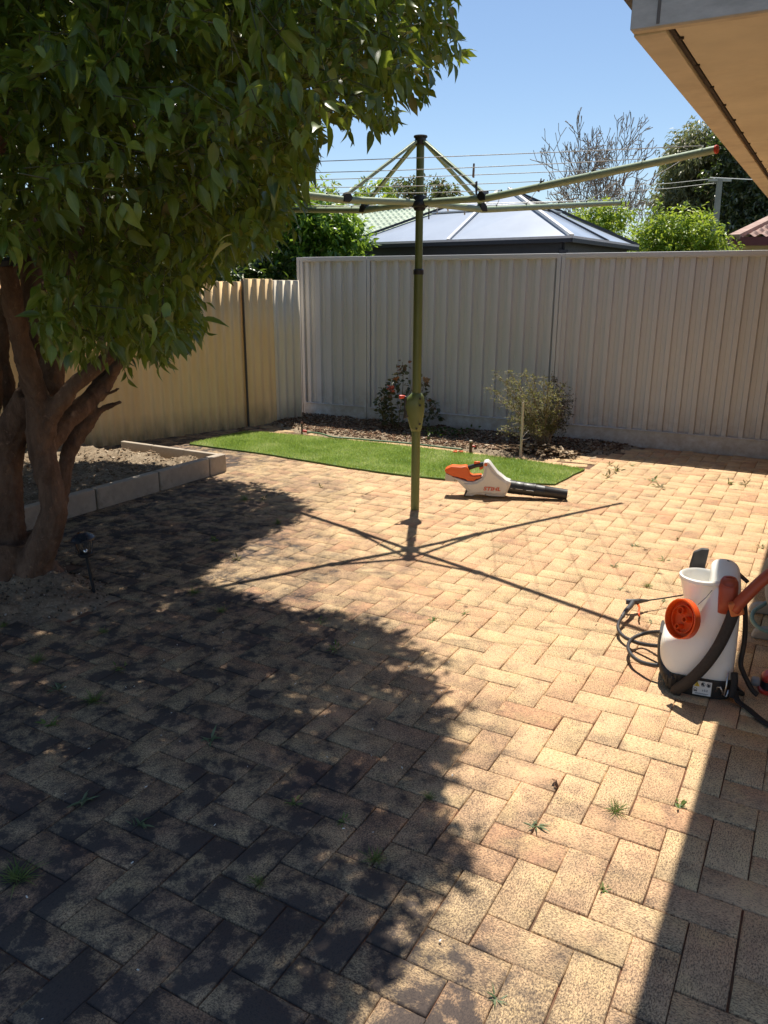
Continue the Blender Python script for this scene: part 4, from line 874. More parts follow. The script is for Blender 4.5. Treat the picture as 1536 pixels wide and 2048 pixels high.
tex = bpy.data.textures.new('bark_lumps', 'CLOUDS'); tex.noise_scale = .07; tex.noise_depth = 5
md = tk.modifiers.new('d', 'DISPLACE'); md.texture = tex; md.strength = .024; md.mid_level = .5; md.texture_coords = 'LOCAL'
tex2 = bpy.data.textures.new('bark_grain', 'CLOUDS'); tex2.noise_scale = .022; tex2.noise_depth = 3
md = tk.modifiers.new('d2', 'DISPLACE'); md.texture = tex2; md.strength = .009; md.mid_level = .5; md.texture_coords = 'LOCAL'
dg = bpy.context.evaluated_depsgraph_get(); me = bpy.data.meshes.new_from_object(tk.evaluated_get(dg)); tk.modifiers.clear(); old = tk.data; tk.data = me; me.name = 'trunk'; me.shade_smooth()
# black pruning caps on cut ends
cp_ = at(12, 524, 3.70) - TL; MB().lathe([(.050, -.02), (.054, 0), (.045, .016), (0, .02)], cp_, 20, Matrix.Rotation(-.12, 3, 'Y')).build('pruning_cap', blk, tree, smooth=True)

# crown: leafy twigs filling the outer shell of a dome; the outline follows what shows against the sky and the shade it throws
SIL = [(-1500, -1600), (1300, -1600), (1040, -260), (930, -40), (906, 0), (902, 45), (912, 75), (925, 104), (905, 122), (880, 118), (862, 150), (850, 200), (812, 196), (790, 236), (758, 268), (735, 262), (720, 225), (692, 240), (672, 236), (640, 262), (634, 300), (628, 330), (600, 395), (572, 420), (566, 455), (520, 505), (480, 512), (440, 545), (402, 560), (396, 600), (414, 640), (390, 668), (345, 690), (322, 724), (300, 712), (255, 756), (228, 700), (196, 716), (150, 722), (120, 700), (86, 712), (62, 650), (70, 560), (40, 500), (34, 505), (0, 520), (-1500, 640)]
SHA = [(-5.5, 5.6), (-3.4, 6.3), (-2.5, 6.55), (-1.9, 6.32), (-1.536, 6.36), (-1.25, 6.22), (-1.0, 6.14), (-.78, 5.85), (-.62, 5.6), (-.58, 5.35), (-.62, 5.18), (-.78, 4.9), (-.90, 4.6), (-1.02, 4.27), (-1.05, 4.02), (-.85, 3.84), (-.72, 3.72), (-.42, 3.58), (-.22, 3.56), (-.03, 3.40), (.12, 3.22), (.22, 3.02), (.27, 2.8), (.26, 2.56), (.17, 2.32), (.14, 2.12), (.19, 2.0), (.22, 1.88), (.15, 1.75), (.11, 1.64), (.0, 1.53), (-.06, 1.42), (-.16, 1.28), (-.35, 1.12), (-.7, .75), (-1.4, .35), (-2.6, .2), (-5.5, .4)]
def project(P):
    cp, sp = math.cos(PITCH), math.sin(PITCH); d = P - np.array([0, 0, CAM_Z]); z = d[:, 1] * cp - d[:, 2] * sp; y = d[:, 1] * sp + d[:, 2] * cp
    return np.stack([768 + FPX * d[:, 0] / z, 1024 - FPX * y / z], 1)
SD = np.array([sv.x / sv.z, sv.y / sv.z])
g = np.random.default_rng(42)
def crown_pts(n, margin_px, margin_m):
    out = []
    while sum(map(len, out)) < n:
        P = g.uniform((-4.8, 2.0, 1.05), (.5, 7.6, 4.7), (60000, 3))
        e = ((P - [-2.0, 4.35, 2.55]) / [3.0, 3.7, 2.15]); r = np.linalg.norm(e, axis=1)
        ok = (r < 1.0) & (r > .42) & (P[:, 2] > 1.25 - .0 * P[:, 0])
        P = P[ok]; r = r[ok]
        ok = sdist(project(P), SIL) > margin_px / 1.0; P = P[ok]; r = r[ok]
        ok = sdist(P[:, :2] - SD * P[:, 2:3], SHA) > margin_m; P = P[ok]; r = r[ok]
        # the room between the stems under the crown stays open
        dd = np.hypot(P[:, 0] + 2.0, P[:, 1] - 4.0); ok = ~((dd < .75) & (P[:, 2] < 1.9)); P = P[ok]
        # clumps
        nz = np.array([noise.noise(Vector(q * 2.6)) for q in P]); ok = nz + g.normal(0, .08, len(P)) > -.20; P = P[ok]
        out.append(P)
    return np.vstack(out)[:n]
T = crown_pts(23500, 8, .0)
cen = np.array([-2.0, 4.2, 2.2]); D = T - cen; D /= np.linalg.norm(D, axis=1, keepdims=True); D += g.normal(0, .45, D.shape); D[:, 2] -= .15; D /= np.linalg.norm(D, axis=1, keepdims=True)
P, Q = twigs_to_leaves(T, D, 9, .16, 3, droop=.55)
s = sdist(project(P), SIL); keep = (s > 1) & (sdist(P[:, :2] - SD * P[:, 2:3], SHA) > -.085)
# only what hides nothing of the stems in front
px = project(P); keep &= ~((px[:, 0] < 62) & (px[:, 1] > 505)); P = P[keep]; Q = Q[keep]
big_m = leaf_mat('glossy_green_leaf', [(0, (.038, .072, .011)), (.4, (.075, .128, .015)), (.75, (.125, .185, .02)), (.94, (.19, .24, .035)), (.98, (.22, .20, .05)), (1, (.17, .11, .05))], trans=.30, rough=.33, tcol=(.42, .50, .05), spec=.50, rib=True)
crown = leaf_mesh('crown', P - np.array(TL), Q, .061, big_m, tree, width=.42, droop=.34, seed=4, fold=.20, roll=.45, szvar=(.65, 1.25), fine=True)
# twigs carrying the leaves, and slender boughs in the crown
def twig_mesh(name, T, D, L, r, m, parent):
    n = len(T); A = T - D * L * .6; B_ = T + D * L * .5; x = np.cross(D, [0, 0, 1.0]); x /= np.linalg.norm(x, axis=1, keepdims=True) + 1e-9; y = np.cross(D, x); V = []
    for a in (0, 2.094, 4.189): o_ = (x * math.cos(a) + y * math.sin(a)) * r; V.append(A + o_); V.append(B_ + o_ * .5)
    V = np.stack(V, 1); f = np.array([(0, 1, 3, 2), (2, 3, 5, 4), (4, 5, 1, 0)]); F = (f[None] + (np.arange(n) * 6)[:, None, None]).reshape(-1, 4)
    return np_mesh(name, V.reshape(-1, 3), F, m, parent, smooth=True)
twm = simple('green_twig', (.09, .09, .04), .7)
kt = (sdist(project(T + D * .13), SIL) > 22) & (sdist(project(T - D * .13), SIL) > 22)
twig_mesh('twigs', T[kt] - np.array(TL), D[kt], .20, .0022, twm, tree)['kind'] = 'stuff'
# lone sprays that stick out of the crown against the sky and the tan fence
sp_ = [((905, 112, 3.75), (930, 104, 3.72)), ((880, 60, 3.8), (906, 76, 3.75)), ((868, 100, 3.8), (905, 128, 3.75)), ((760, 250, 4.1), (790, 242, 4.05)), ((690, 232, 4.2), (700, 275, 4.15)), ((800, 180, 4.0), (838, 204, 3.95)), ((850, 130, 3.9), (872, 118, 3.9)),
       ((370, 610, 3.9), (410, 660, 3.85)), ((330, 660, 3.8), (395, 640, 3.75)), ((280, 700, 3.6), (335, 728, 3.55)), ((230, 700, 3.5), (256, 758, 3.45)), ((350, 600, 3.9), (412, 606, 3.85)), ((300, 680, 3.7), (318, 735, 3.65)), ((560, 430, 4.4), (596, 470, 4.3)), ((830, 30, 3.9), (905, 52, 3.8)),
       ((205, 660, 3.3), (215, 725, 3.25)), ((150, 650, 3.2), (160, 728, 3.15)), ((110, 640, 3.1), (105, 708, 3.05)), ((320, 600, 3.7), (380, 690, 3.6))]
SP = []; SQ = []; m = MB()
for a, b in sp_:
    A, B_ = at(*a), at(*b); d = (B_ - A); L = d.length; n = max(6, int(L / .022)); MB().tube([A - TL - d * .6, A - TL, (A + B_) / 2 - TL + Vector((0, 0, .01)), B_ - TL], [.004, .003, .0025, .0015], 5).build('spray_stem', twm, tree)
    for i in range(n):
        t = i / (n - 1); p = A.lerp(B_, t) + Vector((0, 0, .012 * math.sin(t * 3))); r_ = Vector((random.gauss(0, 1), random.gauss(0, 1), random.gauss(0, .6))).normalized(); q = d.normalized() * .7 + r_ * .8 - Vector((0, 0, .5)); SP.append(p - TL); SQ.append(q)
leaf_mesh('sprays', np.array([tuple(q) for q in SP]), np.array([tuple(q) for q in SQ]), .066, big_m, tree, width=.40, droop=.35, seed=14, roll=.5, fine=True)

# ================================================================ SHRUBS AND TREES BEHIND
def leafy(name, label, cat, base, blobs, n, per, size, mat, seed, tw=.2, shell=.55, lump=.35, width=.4, trunk=None, group=None, droop=.3, cropz=None, bark_=None):
    o = thing(name, label, cat, base, group=group); b = np.array(base)
    T, D = blob_cloud(blobs, n, seed, shell, lump); 
    if cropz is not None: k_ = T[:, 2] > cropz; T = T[k_]; D = D[k_]
    D = D + np.random.default_rng(seed).normal(0, .4, D.shape); D /= np.linalg.norm(D, axis=1, keepdims=True)
    P, Q = twigs_to_leaves(T, D, per, tw, seed + 1, droop); leaf_mesh('crown', P - b, Q, size, mat, o, width=width, seed=seed + 2, roll=.6, droop=.2)
    if trunk:
        m = MB(); m.tube([Vector(q) - Vector(base) for q in trunk[0]], trunk[1], 9)
        for bb in blobs[:6]:
            c_ = Vector(bb[:3]) - Vector(base); t0 = Vector(trunk[0][-1]) - Vector(base); mid = (t0 * 1.2 + c_ * .8) / 2 + Vector((0, 0, -.1 * bb[5])); m.tube([t0, mid, c_ + Vector((0, 0, bb[5] * .5))], [trunk[1][-1] * .8, trunk[1][-1] * .5, trunk[1][-1] * .2], 7)
        m.build('trunk', bark_ or bark_grey, o, smooth='all')
    return o
bark_grey = bark_mat('grey_bark', (.13, .11, .09), (.26, .22, .18), 10)
lm_lush = leaf_mat('lush_leaf', [(0, (.025, .075, .012)), (.5, (.05, .14, .018)), (.85, (.11, .23, .03)), (1, (.22, .34, .06))], trans=.42, rough=.32, tcol=(.40, .58, .06))
lm_dark = leaf_mat('dark_hedge_leaf', [(0, (.012, .030, .008)), (.6, (.028, .06, .014)), (1, (.07, .12, .025))], trans=.22, rough=.35)
lm_yel = leaf_mat('yellow_green_leaf', [(0, (.07, .15, .015)), (.5, (.15, .26, .03)), (.86, (.27, .36, .05)), (1, (.55, .48, .10))], trans=.42, rough=.4, tcol=(.5, .62, .06))
lm_euc = leaf_mat('grey_olive_leaf', [(0, (.12, .13, .06)), (.5, (.21, .21, .10)), (.9, (.30, .27, .15)), (1, (.36, .26, .16))], trans=.35, rough=.4, tcol=(.24, .28, .08))
lm_dusk = leaf_mat('dark_tree_leaf', [(0, (.025, .035, .018)), (.6, (.06, .075, .036)), (.92, (.13, .14, .07)), (1, (.40, .40, .34))], trans=.22, rough=.28, spec=.6)
lm_brn = leaf_mat('brownish_leaf', [(0, (.08, .075, .03)), (.5, (.15, .13, .06)), (1, (.22, .17, .10))], trans=.2, rough=.5)
leafy('leafy_shrub', 'lush green shrub between the tree crown and the gazebo roof, behind the fence corner', 'shrub', (-.95, 11.6, 0), [(-1.0, 11.6, 2.05, .62, .6, .70), (-.68, 11.7, 1.9, .46, .5, .55), (-1.35, 11.5, 1.9, .55, .5, .6), (-1.05, 11.5, 2.35, .35, .4, .38)], 1500, 7, .11, lm_lush, 21, trunk=([(-.95, 11.6, 0), (-.95, 11.6, 1.2)], [.07, .05]))
leafy('dark_hedge', 'dark green hedge showing above the tan corrugated fence under the tree crown', 'hedge', (-2.9, 11.4, 0), [(-2.0, 11.3, 1.55, .9, .7, .85), (-3.0, 11.4, 1.75, 1.0, .7, 1.0), (-4.2, 11.0, 1.8, 1.1, .8, 1.1), (-5.4, 10.2, 1.9, 1.1, .9, 1.2), (-1.35, 11.2, 1.35, .6, .55, .7)], 3000, 7, .11, lm_dark, 25, trunk=([(-2.9, 11.4, 0), (-2.9, 11.4, 1.1)], [.08, .06]))
leafy('garden_tree', 'small yellow green treetop seen between the left clothesline braces', 'tree', (-.45, 24, 0), [(-.30, 24, 3.65, .62, .6, .85), (-.55, 24, 3.2, .7, .6, .6)], 420, 6, .16, lm_yel, 31, trunk=([(-.45, 24, 0), (-.4, 24, 3.0)], [.12, .06]))
leafy('garden_tree', 'green treetop just right of the dark tree crown, low over the lush shrub', 'tree', (-2.1, 22, 0), [(-1.9, 22, 3.45, .8, .7, .75), (-2.7, 22, 3.3, .9, .7, .9), (-1.2, 22, 3.0, .5, .5, .55)], 620, 6, .16, lm_yel, 33, trunk=([(-2.1, 22, 0), (-2.1, 22, 2.8)], [.13, .08]))
leafy('garden_tree', 'brownish round treetops on the horizon behind the clothesline pole', 'tree', (1.3, 32, 0), [(.7, 32, 4.6, .8, .8, .85), (1.6, 32, 4.75, .95, .8, .75), (2.4, 32, 4.5, .6, .6, .8), (.0, 32, 4.2, .6, .6, .5)], 800, 6, .17, lm_brn, 35, trunk=([(1.3, 32, 0), (1.3, 32, 3.6)], [.15, .1]))
leafy('yellow_green_shrub', 'bright yellow green bushy shrub over the fence at the right', 'shrub', (5.2, 14.3, 0), [(4.95, 14.3, 2.05, .72, .6, .75), (5.35, 14.2, 2.35, .42, .45, .42), (4.75, 14.3, 2.35, .40, .4, .34), (5.75, 14.4, 1.85, .52, .5, .52), (6.12, 14.4, 1.75, .28, .4, .40), (5.05, 14.2, 1.7, .9, .6, .6)], 2300, 7, .085, lm_yel, 41, lump=.5, trunk=([(5.2, 14.3, 0), (5.2, 14.3, 1.2)], [.07, .05]))
leafy('yellow_green_shrub', 'smaller yellow green bush partly behind the tip of the back right clothesline arm', 'shrub', (4.3, 17, 0), [(4.25, 17, 2.75, .55, .5, .38), (4.65, 17, 2.95, .40, .4, .25), (3.9, 17, 2.7, .35, .4, .25), (4.5, 17.3, 2.2, .8, .6, .6)], 850, 7, .095, lm_yel, 43, lump=.5, trunk=([(4.3, 17, 0), (4.3, 17, 1.8)], [.07, .05]))
leafy('eucalyptus_tree', 'wispy olive grey tree behind the yellow green shrub', 'tree', (12.6, 34, 0), [(12.9, 34, 7.0, 1.4, 1.4, .9), (12.0, 34, 6.3, .8, 1.2, .9), (12.3, 34.3, 5.2, 1.3, 1.5, 1.4), (12.9, 33.6, 3.8, 1.4, 1.4, 1.5), (11.7, 34, 4.6, .6, 1, .8), (13.6, 34, 5.8, 1.1, 1.2, 1.5)], 3600, 7, .22, lm_euc, 51, tw=.5, shell=.3, lump=.8, width=.28, trunk=([(12.6, 34, 0), (12.6, 34, 4.2)], [.3, .18]), droop=.8)
leafy('dark_tree', 'tall dense dark tree rising behind the red tiled roof at the right edge', 'tree', (14.6, 32, 0), [(13.6, 32, 7.0, 1.2, 1.3, 1.0), (15.2, 32, 6.8, 2.0, 1.9, 2.0), (13.7, 31.8, 5.2, 1.4, 1.4, 1.8), (13.6, 31.5, 3.2, 1.3, 1.4, 2.0), (15.6, 31.5, 4.0, 2.4, 1.8, 2.8), (12.9, 31.8, 6.6, .5, .7, .6)], 4200, 7, .20, lm_dusk, 53, tw=.45, shell=.35, lump=.7, width=.4, trunk=([(14.6, 32, 0), (14.5, 32, 4.0)], [.4, .25]))
# leafless tree
def bare_tree(base, H, seed):
    g = random.Random(seed); m = MB()
    def grow(p, d, L, r, lev):
        n = 4; P = [p]; q = p.copy(); dd = d.copy()
        for i in range(n): dd = (dd + Vector((g.gauss(0, .16), g.gauss(0, .16), g.gauss(0, .10) + .04))).normalized(); q = q + dd * L / n; P.append(q.copy())
        rs_ = [max(r * (1 - .42 * i / n), .011) for i in range(n + 1)]; m.tube(P, rs_, 5 if lev < 3 else 3, cap=False)
        if lev >= 7: return
        for c in range(4 if lev == 0 else 3 if lev in (1, 3) else 2 + (g.random() < .4)):
            t = P[-1] if c < 2 else P[g.choice([2, 3])]; a = g.uniform(0, 6.28); s = g.uniform(.45, .95) if lev else g.uniform(.5, .9)
            perp = dd.cross(Vector((math.cos(a), math.sin(a), .3))).normalized(); nd = (dd + perp * s + Vector((0, 0, .12))).normalized(); grow(t, nd, L * g.uniform(.66, .84), rs_[-1] * g.uniform(.62, .82), lev + 1)
    grow(Vector((0, 0, 0)), Vector((0, 0, 1)), H, .20, 0); return m
bt = thing('bare_tree', 'leafless grey brown tree spreading behind the gazebo against the sky', 'tree', (7.85, 30, 0)); bt_m = bark_mat('bare_bark', (.20, .165, .14), (.32, .26, .22), 8)
M1 = bare_tree(None, 1.7, 5); o = M1.build('trunk', bt_m, bt, smooth='all', fix=False)
zs = [v.co.z for v in o.data.vertices]; xs_ = [v.co.x for v in o.data.vertices]; s_ = 7.45 / max(zs); sx_ = 5.6 / (max(xs_) - min(xs_)); cxx = (max(xs_) + min(xs_)) / 2
for v in o.data.vertices: v.co = Vector(((v.co.x - cxx * min(1, v.co.z / 3)) * sx_, v.co.y * sx_, v.co.z * s_))

# ================================================================ GAZEBO
gz = thing('gazebo', 'hipped gazebo with blue grey translucent roof panels and dark frame behind the metal fence', 'gazebo', (1.77, 12.7, 0))
GL = Vector(gz.location); ze = 2.165
L_, R_, RR = at(690, 497, 12.62), at(1143, 482, 10.5), at(1276, 498, 12.85); L_.z = R_.z = RR.z = ze; LL = L_ + RR - R_
ap1, ap2 = at(974, 386, 12.95), at(1018, 386, 12.55); zr = (ap1.z + ap2.z) / 2; ap1.z = ap2.z = zr
k = NT('polycarbonate'); p = k.pos(); c = k.mix(k.ramp(k.noise(p, 1.3, 5), [(.35, 0), (.7, 1)]), (.33, .38, .46), (.42, .48, .57)); k.setp(color=c, rough=.28, spec=.6); pc = k.m
fr_d = simple('charcoal_frame', (.025, .028, .038), .5); fr_l = simple('pale_aluminium', (.72, .70, .68), .4)
def quadpanel(a, b, c, d, name='roof_panel'):
    m = MB(); n = (b - a).cross(d - a).normalized(); 
    if n.z < 0: n = -n
    m.v = [q - GL for q in (a, b, c, d)] + [q - GL - n * .01 for q in (a, b, c, d)]; m.f = [(0, 1, 2, 3), (7, 6, 5, 4), (0, 4, 5, 1), (1, 5, 6, 2), (2, 6, 7, 3), (3, 7, 4, 0)]; m.build(name, pc, gz)
def facet(a, b, ta, tb, nr, fm, fracs):
    cuts_ = [0] + fracs + [1]
    for u0, u1 in zip(cuts_, cuts_[1:]):
        for v0, v1, dz in ((0, .60, 0), (.60, 1, .02)):
            q = lambda u, v: a.lerp(b, u).lerp(ta.lerp(tb, u), v) + Vector((0, 0, dz)); quadpanel(q(u0, v0), q(u1, v0), q(u1, v1), q(u0, v1))
    for u_ in fracs: MB().beam(a.lerp(b, u_) - GL + Vector((0, 0, .02)), ta.lerp(tb, u_) - GL + Vector((0, 0, .035)), .045, .025).build('rafter', fm, gz)
    MB().beam(a.lerp(ta, .6) - GL + Vector((0, 0, .02)), b.lerp(tb, .6) - GL + Vector((0, 0, .02)), .018, .02).build('purlin', fr_l, gz)
    MB().beam(a - GL + Vector((0, 0, .005)), b - GL + Vector((0, 0, .005)), .03, .03).build('eave_trim', fr_l, gz)
facet(L_, R_, ap1, ap2, 1, fr_l, [.50]); facet(R_, RR, ap2, ap2, 1, fr_d, [.5]); facet(RR, LL, ap2, ap1, 1, fr_l, [.5]); facet(LL, L_, ap1, ap1, 1, fr_d, [.5])
for a, b, fm in ((L_, ap1, fr_d), (R_, ap2, fr_l), (RR, ap2, fr_d), (LL, ap1, fr_d)): MB().beam(a - GL + Vector((0, 0, .02)), b - GL + Vector((0, 0, .04)), .055, .035).build('hip_rafter', fm, gz)
cen_ = (L_ + RR) / 2
ins = [q.lerp(Vector((cen_.x, cen_.y, ze)), .09) for q in (L_, R_, RR, LL)]
for i in range(4):
    a, b = ins[i] - GL, ins[(i + 1) % 4] - GL; a.z = b.z = ze - .10; MB().beam(a, b, .06, .17).build('beam', fr_d, gz)
    MB().box((a.x, a.y, 1.0), (.12, .12, 2.04)).build('post', fr_d, gz)
    a, b = (L_, R_, RR, LL)[i] - GL, (L_, R_, RR, LL)[(i + 1) % 4] - GL; a.z = b.z = ze - .035; MB().beam(a, b, .03, .05).build('gutter', fr_d, gz)

# ================================================================ NEIGHBOURING HOUSES
def tiled(name, P00, P10, P11, P01, m, parent, nt=22, nc=10, amp=.03):
    """roof plane with rolled tiles: P00-P10 along the eave, P01-P11 along the ridge"""
    loc = Vector(parent.location); NU = nt * 8; NV = nc * 4; n = (P10 - P00).cross(P01 - P00).normalized(); 
    if n.z < 0: n = -n
    V = []
    for j in range(NV + 1):
        v = j / NV; stp = (j % 4) / 4
        for i in range(NU + 1):
            u = i / NU; q = P00.lerp(P10, u).lerp(P01.lerp(P11, u), v); h = amp * (.5 + .5 * math.sin(u * nt * 6.2832)) - amp * .9 * stp * 1.0 + (.008 * noise.noise(Vector((int(u * nt), int(v * nc), 0)) * 3.7)); V.append(q + n * h - loc)
    W1 = NU + 1; F = [(j * W1 + i, j * W1 + i + 1, (j + 1) * W1 + i + 1, (j + 1) * W1 + i) for j in range(NV) for i in range(NU)]
    mb = MB(); mb.v = V; mb.f = F; return mb.build(name, m, parent, fix=False)
hg = thing('neighbour_house', 'house with pale green tiled roof glimpsed left of the gazebo', 'house', (-1, 19, 0))
gt = simple('green_tile', (.50, .58, .45), .7, .2, 3, dirt=.3); crm = simple('cream_wall', (.62, .53, .40), .85)
tiled('roof', at(560, 515, 15.2), at(1010, 515, 15.2), at(1010, 402, 18.6), at(700, 424, 18.2), gt, hg, 30, 14, .035)
MB().beam(at(690, 424, 18.2) - Vector(hg.location), at(1010, 402, 18.6) - Vector(hg.location), .2, .1).build('ridge_cap', gt, hg)
a_, b_ = at(600, 520, 15.6), at(1000, 520, 15.6); MB().box(((a_.x + b_.x) / 2 + 1, 17.2 - 19, .95), (b_.x - a_.x, 2.6, 1.9)).build('wall', crm, hg)
hr2 = thing('neighbour_house', 'house with terracotta tiled roof and maroon fascia at the right edge above the fence', 'house', (8.5, 16.5, 0))
tt = simple('terracotta_tile', (.38, .24, .19), .8, .35, 5, dirt=.5, dirtc=(.5, .42, .35)); mar = simple('maroon_paint', (.13, .022, .022), .5)
hl = Vector(hr2.location); e0_, e1_ = at(1468, 474, 14.9), at(1760, 470, 14.3); b0_, b1_ = at(1460, 470, 18.5), at(1760, 400, 17.5)
tiled('roof', e0_, e1_, at(1760, 396, 16.8), at(1562, 432, 16.6), tt, hr2, 12, 8, .05)
MB().beam(e0_ - hl - Vector((0, 0, .075)), e1_ - hl - Vector((0, 0, .075)), .03, .15).build('fascia', mar, hr2); MB().beam(e0_ - hl - Vector((.0, 0, .07)), e0_ - hl + Vector((.05, 3.4, -.07)), .03, .14).build('fascia', mar, hr2)
MB().beam(e0_ - hl + Vector((0, 0, .0)), at(1562, 432, 16.6) - hl + Vector((0, 0, .04)), .2, .09).build('hip_cap', tt, hr2)
wl_ = at(1474, 500, 15.15); MB().box((wl_.x + 2.2 - hl.x, 17.2 - hl.y, 1.15), (4.4, 4, 2.34)).build('wall', simple('cream_render', (.60, .50, .36), .85), hr2)

# ================================================================ POWER POLE AND WIRES
pb = at(1432, 480, 26); pt = at(1440, 356, 26)
pp = thing('power_pole', 'grey power pole standing before the dark tree at the right', 'power pole', (pb.x, 26, 0)); pz = Vector(pp.location)
MB().tube([(0, 0, 0), pt - pz], [.12, .085], 12).build('pole', simple('grey_wood', (.27, .27, .25), .8, .2, 4), pp, smooth=True)
MB().beam(pt - pz + Vector((-.35, 0, -.06)), pt - pz + Vector((.35, 0, -.06)), .07, .08).build('crossarm', simple('crossarm', (.4, .4, .38), .7), pp)
wm = simple('service_wire', (.55, .55, .53), .5)
tag(MB().tube([at(1420, 355, 26), at(1480, 358, 22), at(1545, 361, 18), at(1640, 366, 14)], [.012, .011, .009, .007], 5).build('service_wire', wm, None), 'white service wire running right from the power pole to the eave', 'wire')
for y0, y1, lb_ in ((357, 372, 'upper thin wire going left from the power pole through the bare tree'), (366, 383, 'lower thin wire going left from the power pole through the bare tree')):
    tag(MB().tube([at(1430, y0, 26), at(1340, (y0 + y1) / 2 + 2, 27), at(1240, y1, 28)], .007, 4).build('service_wire', wm, None), lb_, 'wire')

# ================================================================ ROSE BUSH AND SHRUB
rose = thing('rose_bush', 'rose bush with reddish young shoots against the metal fence behind the pole', 'rose bush', (.13, 8.66, .02)); rl = Vector(rose.location)
lm_rose = leaf_mat('rose_leaf', [(0, (.02, .045, .022)), (.4, (.04, .075, .035)), (.7, (.11, .13, .08)), (.8, (.20, .07, .04)), (1, (.42, .20, .09))], trans=.3, rough=.3, tcol=(.4, .3, .1), spec=.6)
canes = [[(788, 862), (782, 800), (792, 760), (805, 730)], [(795, 862), (800, 820), (806, 770), (805, 724)], [(800, 862), (780, 830), (768, 800), (772, 782), (790, 776)], [(805, 862), (830, 820), (842, 790), (850, 762)], [(808, 862), (840, 835), (862, 815), (872, 808)], [(780, 860), (766, 830), (764, 810), (770, 790)], [(802, 862), (812, 810), (822, 780), (820, 765)], [(812, 862), (850, 840), (874, 836)], [(796, 862), (775, 835), (775, 820)]]
m = MB(); P = []; Q = []; rr_ = []
g = random.Random(3)
for i, cn in enumerate(canes):
    pts = smooth_path([at(x, y, 8.66 + g.uniform(-.16, .12) * (j > 0)) - rl for j, (x, y) in enumerate(cn)], 5); m.tube(pts, [.005 * (1 - .6 * j / len(pts)) for j in range(len(pts))], 5)
    for j in range(3, len(pts)):
        for _ in range(4 if i not in (1,) else 2):
            d = Vector((g.gauss(0, 1), g.gauss(0, 1), g.gauss(.1, .5))).normalized(); P.append(pts[j] + d * g.uniform(.01, .07)); Q.append(d - Vector((0, 0, .2))); top = j / len(pts); rr_.append(min(1, max(0, g.gauss(.35 + (.42 if (top > .75 and i in (0, 3, 5, 1)) else 0), .16))))
m.build('canes', simple('cane', (.16, .13, .06), .6), rose, smooth='all')
g2 = np.random.default_rng(6)
for (bx, by, br, cl_) in ((792, 760, .038, (.58, .25, .10)), (783, 779, .040, (.48, .12, .10)), (850, 762, .034, (.50, .30, .16))):
    c_ = at(bx, by, 8.60) - rl; n_ = 14; D_ = g2.normal(0, 1, (n_, 3)); D_[:, 2] = np.abs(D_[:, 2]) * .6; P_ = np.tile(np.array(c_), (n_, 1)) + g2.normal(0, .012, (n_, 3))
    leaf_mesh('bloom', P_, D_, br, leaf_mat('petal_red', [(0, cl_), (1, tuple(min(1, q * 1.5) for q in cl_))], trans=.4, rough=.5, tcol=cl_), rose, width=.85, droop=-.2, seed=int(bx))
leaf_mesh('foliage', np.array([tuple(q) for q in P]), np.array([tuple(q) for q in Q]), .056, lm_rose, rose, width=.7, droop=.15, seed=8, rnd=np.array(rr_), roll=.9)
shr = thing('small_leaved_shrub', 'open small leaved olive shrub tied to a stake by the metal fence', 'shrub', (1.60, 7.62, .02)); rl = Vector(shr.location)
lm_sh = leaf_mat('olive_shrub_leaf', [(0, (.05, .06, .022)), (.45, (.12, .135, .045)), (.8, (.22, .22, .085)), (1, (.34, .31, .15))], trans=.35, rough=.5, tcol=(.45, .45, .12))
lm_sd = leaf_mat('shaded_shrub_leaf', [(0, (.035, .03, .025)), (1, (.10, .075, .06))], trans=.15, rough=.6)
tips = [(978, 776), (992, 748), (1016, 740), (1048, 745), (1066, 752), (1086, 755), (1000, 802), (1128, 768), (1100, 790), (1120, 800), (1030, 760), (1060, 775), (1075, 790), (1040, 790), (1015, 785), (1090, 820), (1110, 840), (1000, 862), (1030, 870), (1070, 866), (1105, 862), (1018, 835), (1040, 845), (1060, 830), (1080, 845), (1050, 812), (1095, 770), (1025, 810), (1010, 768), (1070, 810), (1112, 825), (1065, 850)]
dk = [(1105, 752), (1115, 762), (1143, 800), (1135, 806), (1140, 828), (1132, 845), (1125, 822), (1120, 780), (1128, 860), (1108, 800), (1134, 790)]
m = MB(); g = random.Random(12); LP = {0: ([], []), 1: ([], [])}
for w_, TP_ in ((0, tips), (1, dk)):
    for (x, y) in TP_:
        Yt = 7.55 + g.uniform(-.22, .2) if w_ == 0 else 7.92 + g.uniform(-.06, .06); tip = at(x, y, Yt) - rl; b_ = Vector((g.uniform(-.04, .04), g.uniform(-.04, .04), .0)); fork = Vector((tip.x * .35, tip.y * .35 + .02, max(.16, tip.z * .45)))
        pts = smooth_path([b_, fork, (fork + tip) / 2 + Vector((0, 0, .03)), tip], 6); m.tube(pts, [.006 * (1 - .75 * j / len(pts)) for j in range(len(pts))], 4)
        for j in range(6, len(pts)):
            for side_n in range(4 if w_ == 0 else 3):
                d = Vector((g.gauss(0, 1), g.gauss(0, 1), g.gauss(.1, .8))).normalized(); e = pts[j] + d * g.uniform(.03, .10); 
                if side_n < 4: m.tube([pts[j], e], [.0018, .001], 3, cap=False)
                for _ in range(4): LP[w_][0].append(pts[j].lerp(e, g.uniform(.3, 1.1)) + Vector((g.gauss(0, .006), g.gauss(0, .006), g.gauss(0, .006)))); LP[w_][1].append(Vector((g.gauss(0, 1), g.gauss(0, 1), g.gauss(.3, .8))))
m.build('stems', simple('shrub_stem', (.30, .25, .18), .8), shr, smooth='all')
for w_, mt in ((0, lm_sh), (1, lm_sd)): leaf_mesh('foliage', np.array([tuple(q) for q in LP[w_][0]]), np.array([tuple(q) for q in LP[w_][1]]), .017, mt, shr, width=.55, droop=.1, seed=18 + w_, roll=1.0)
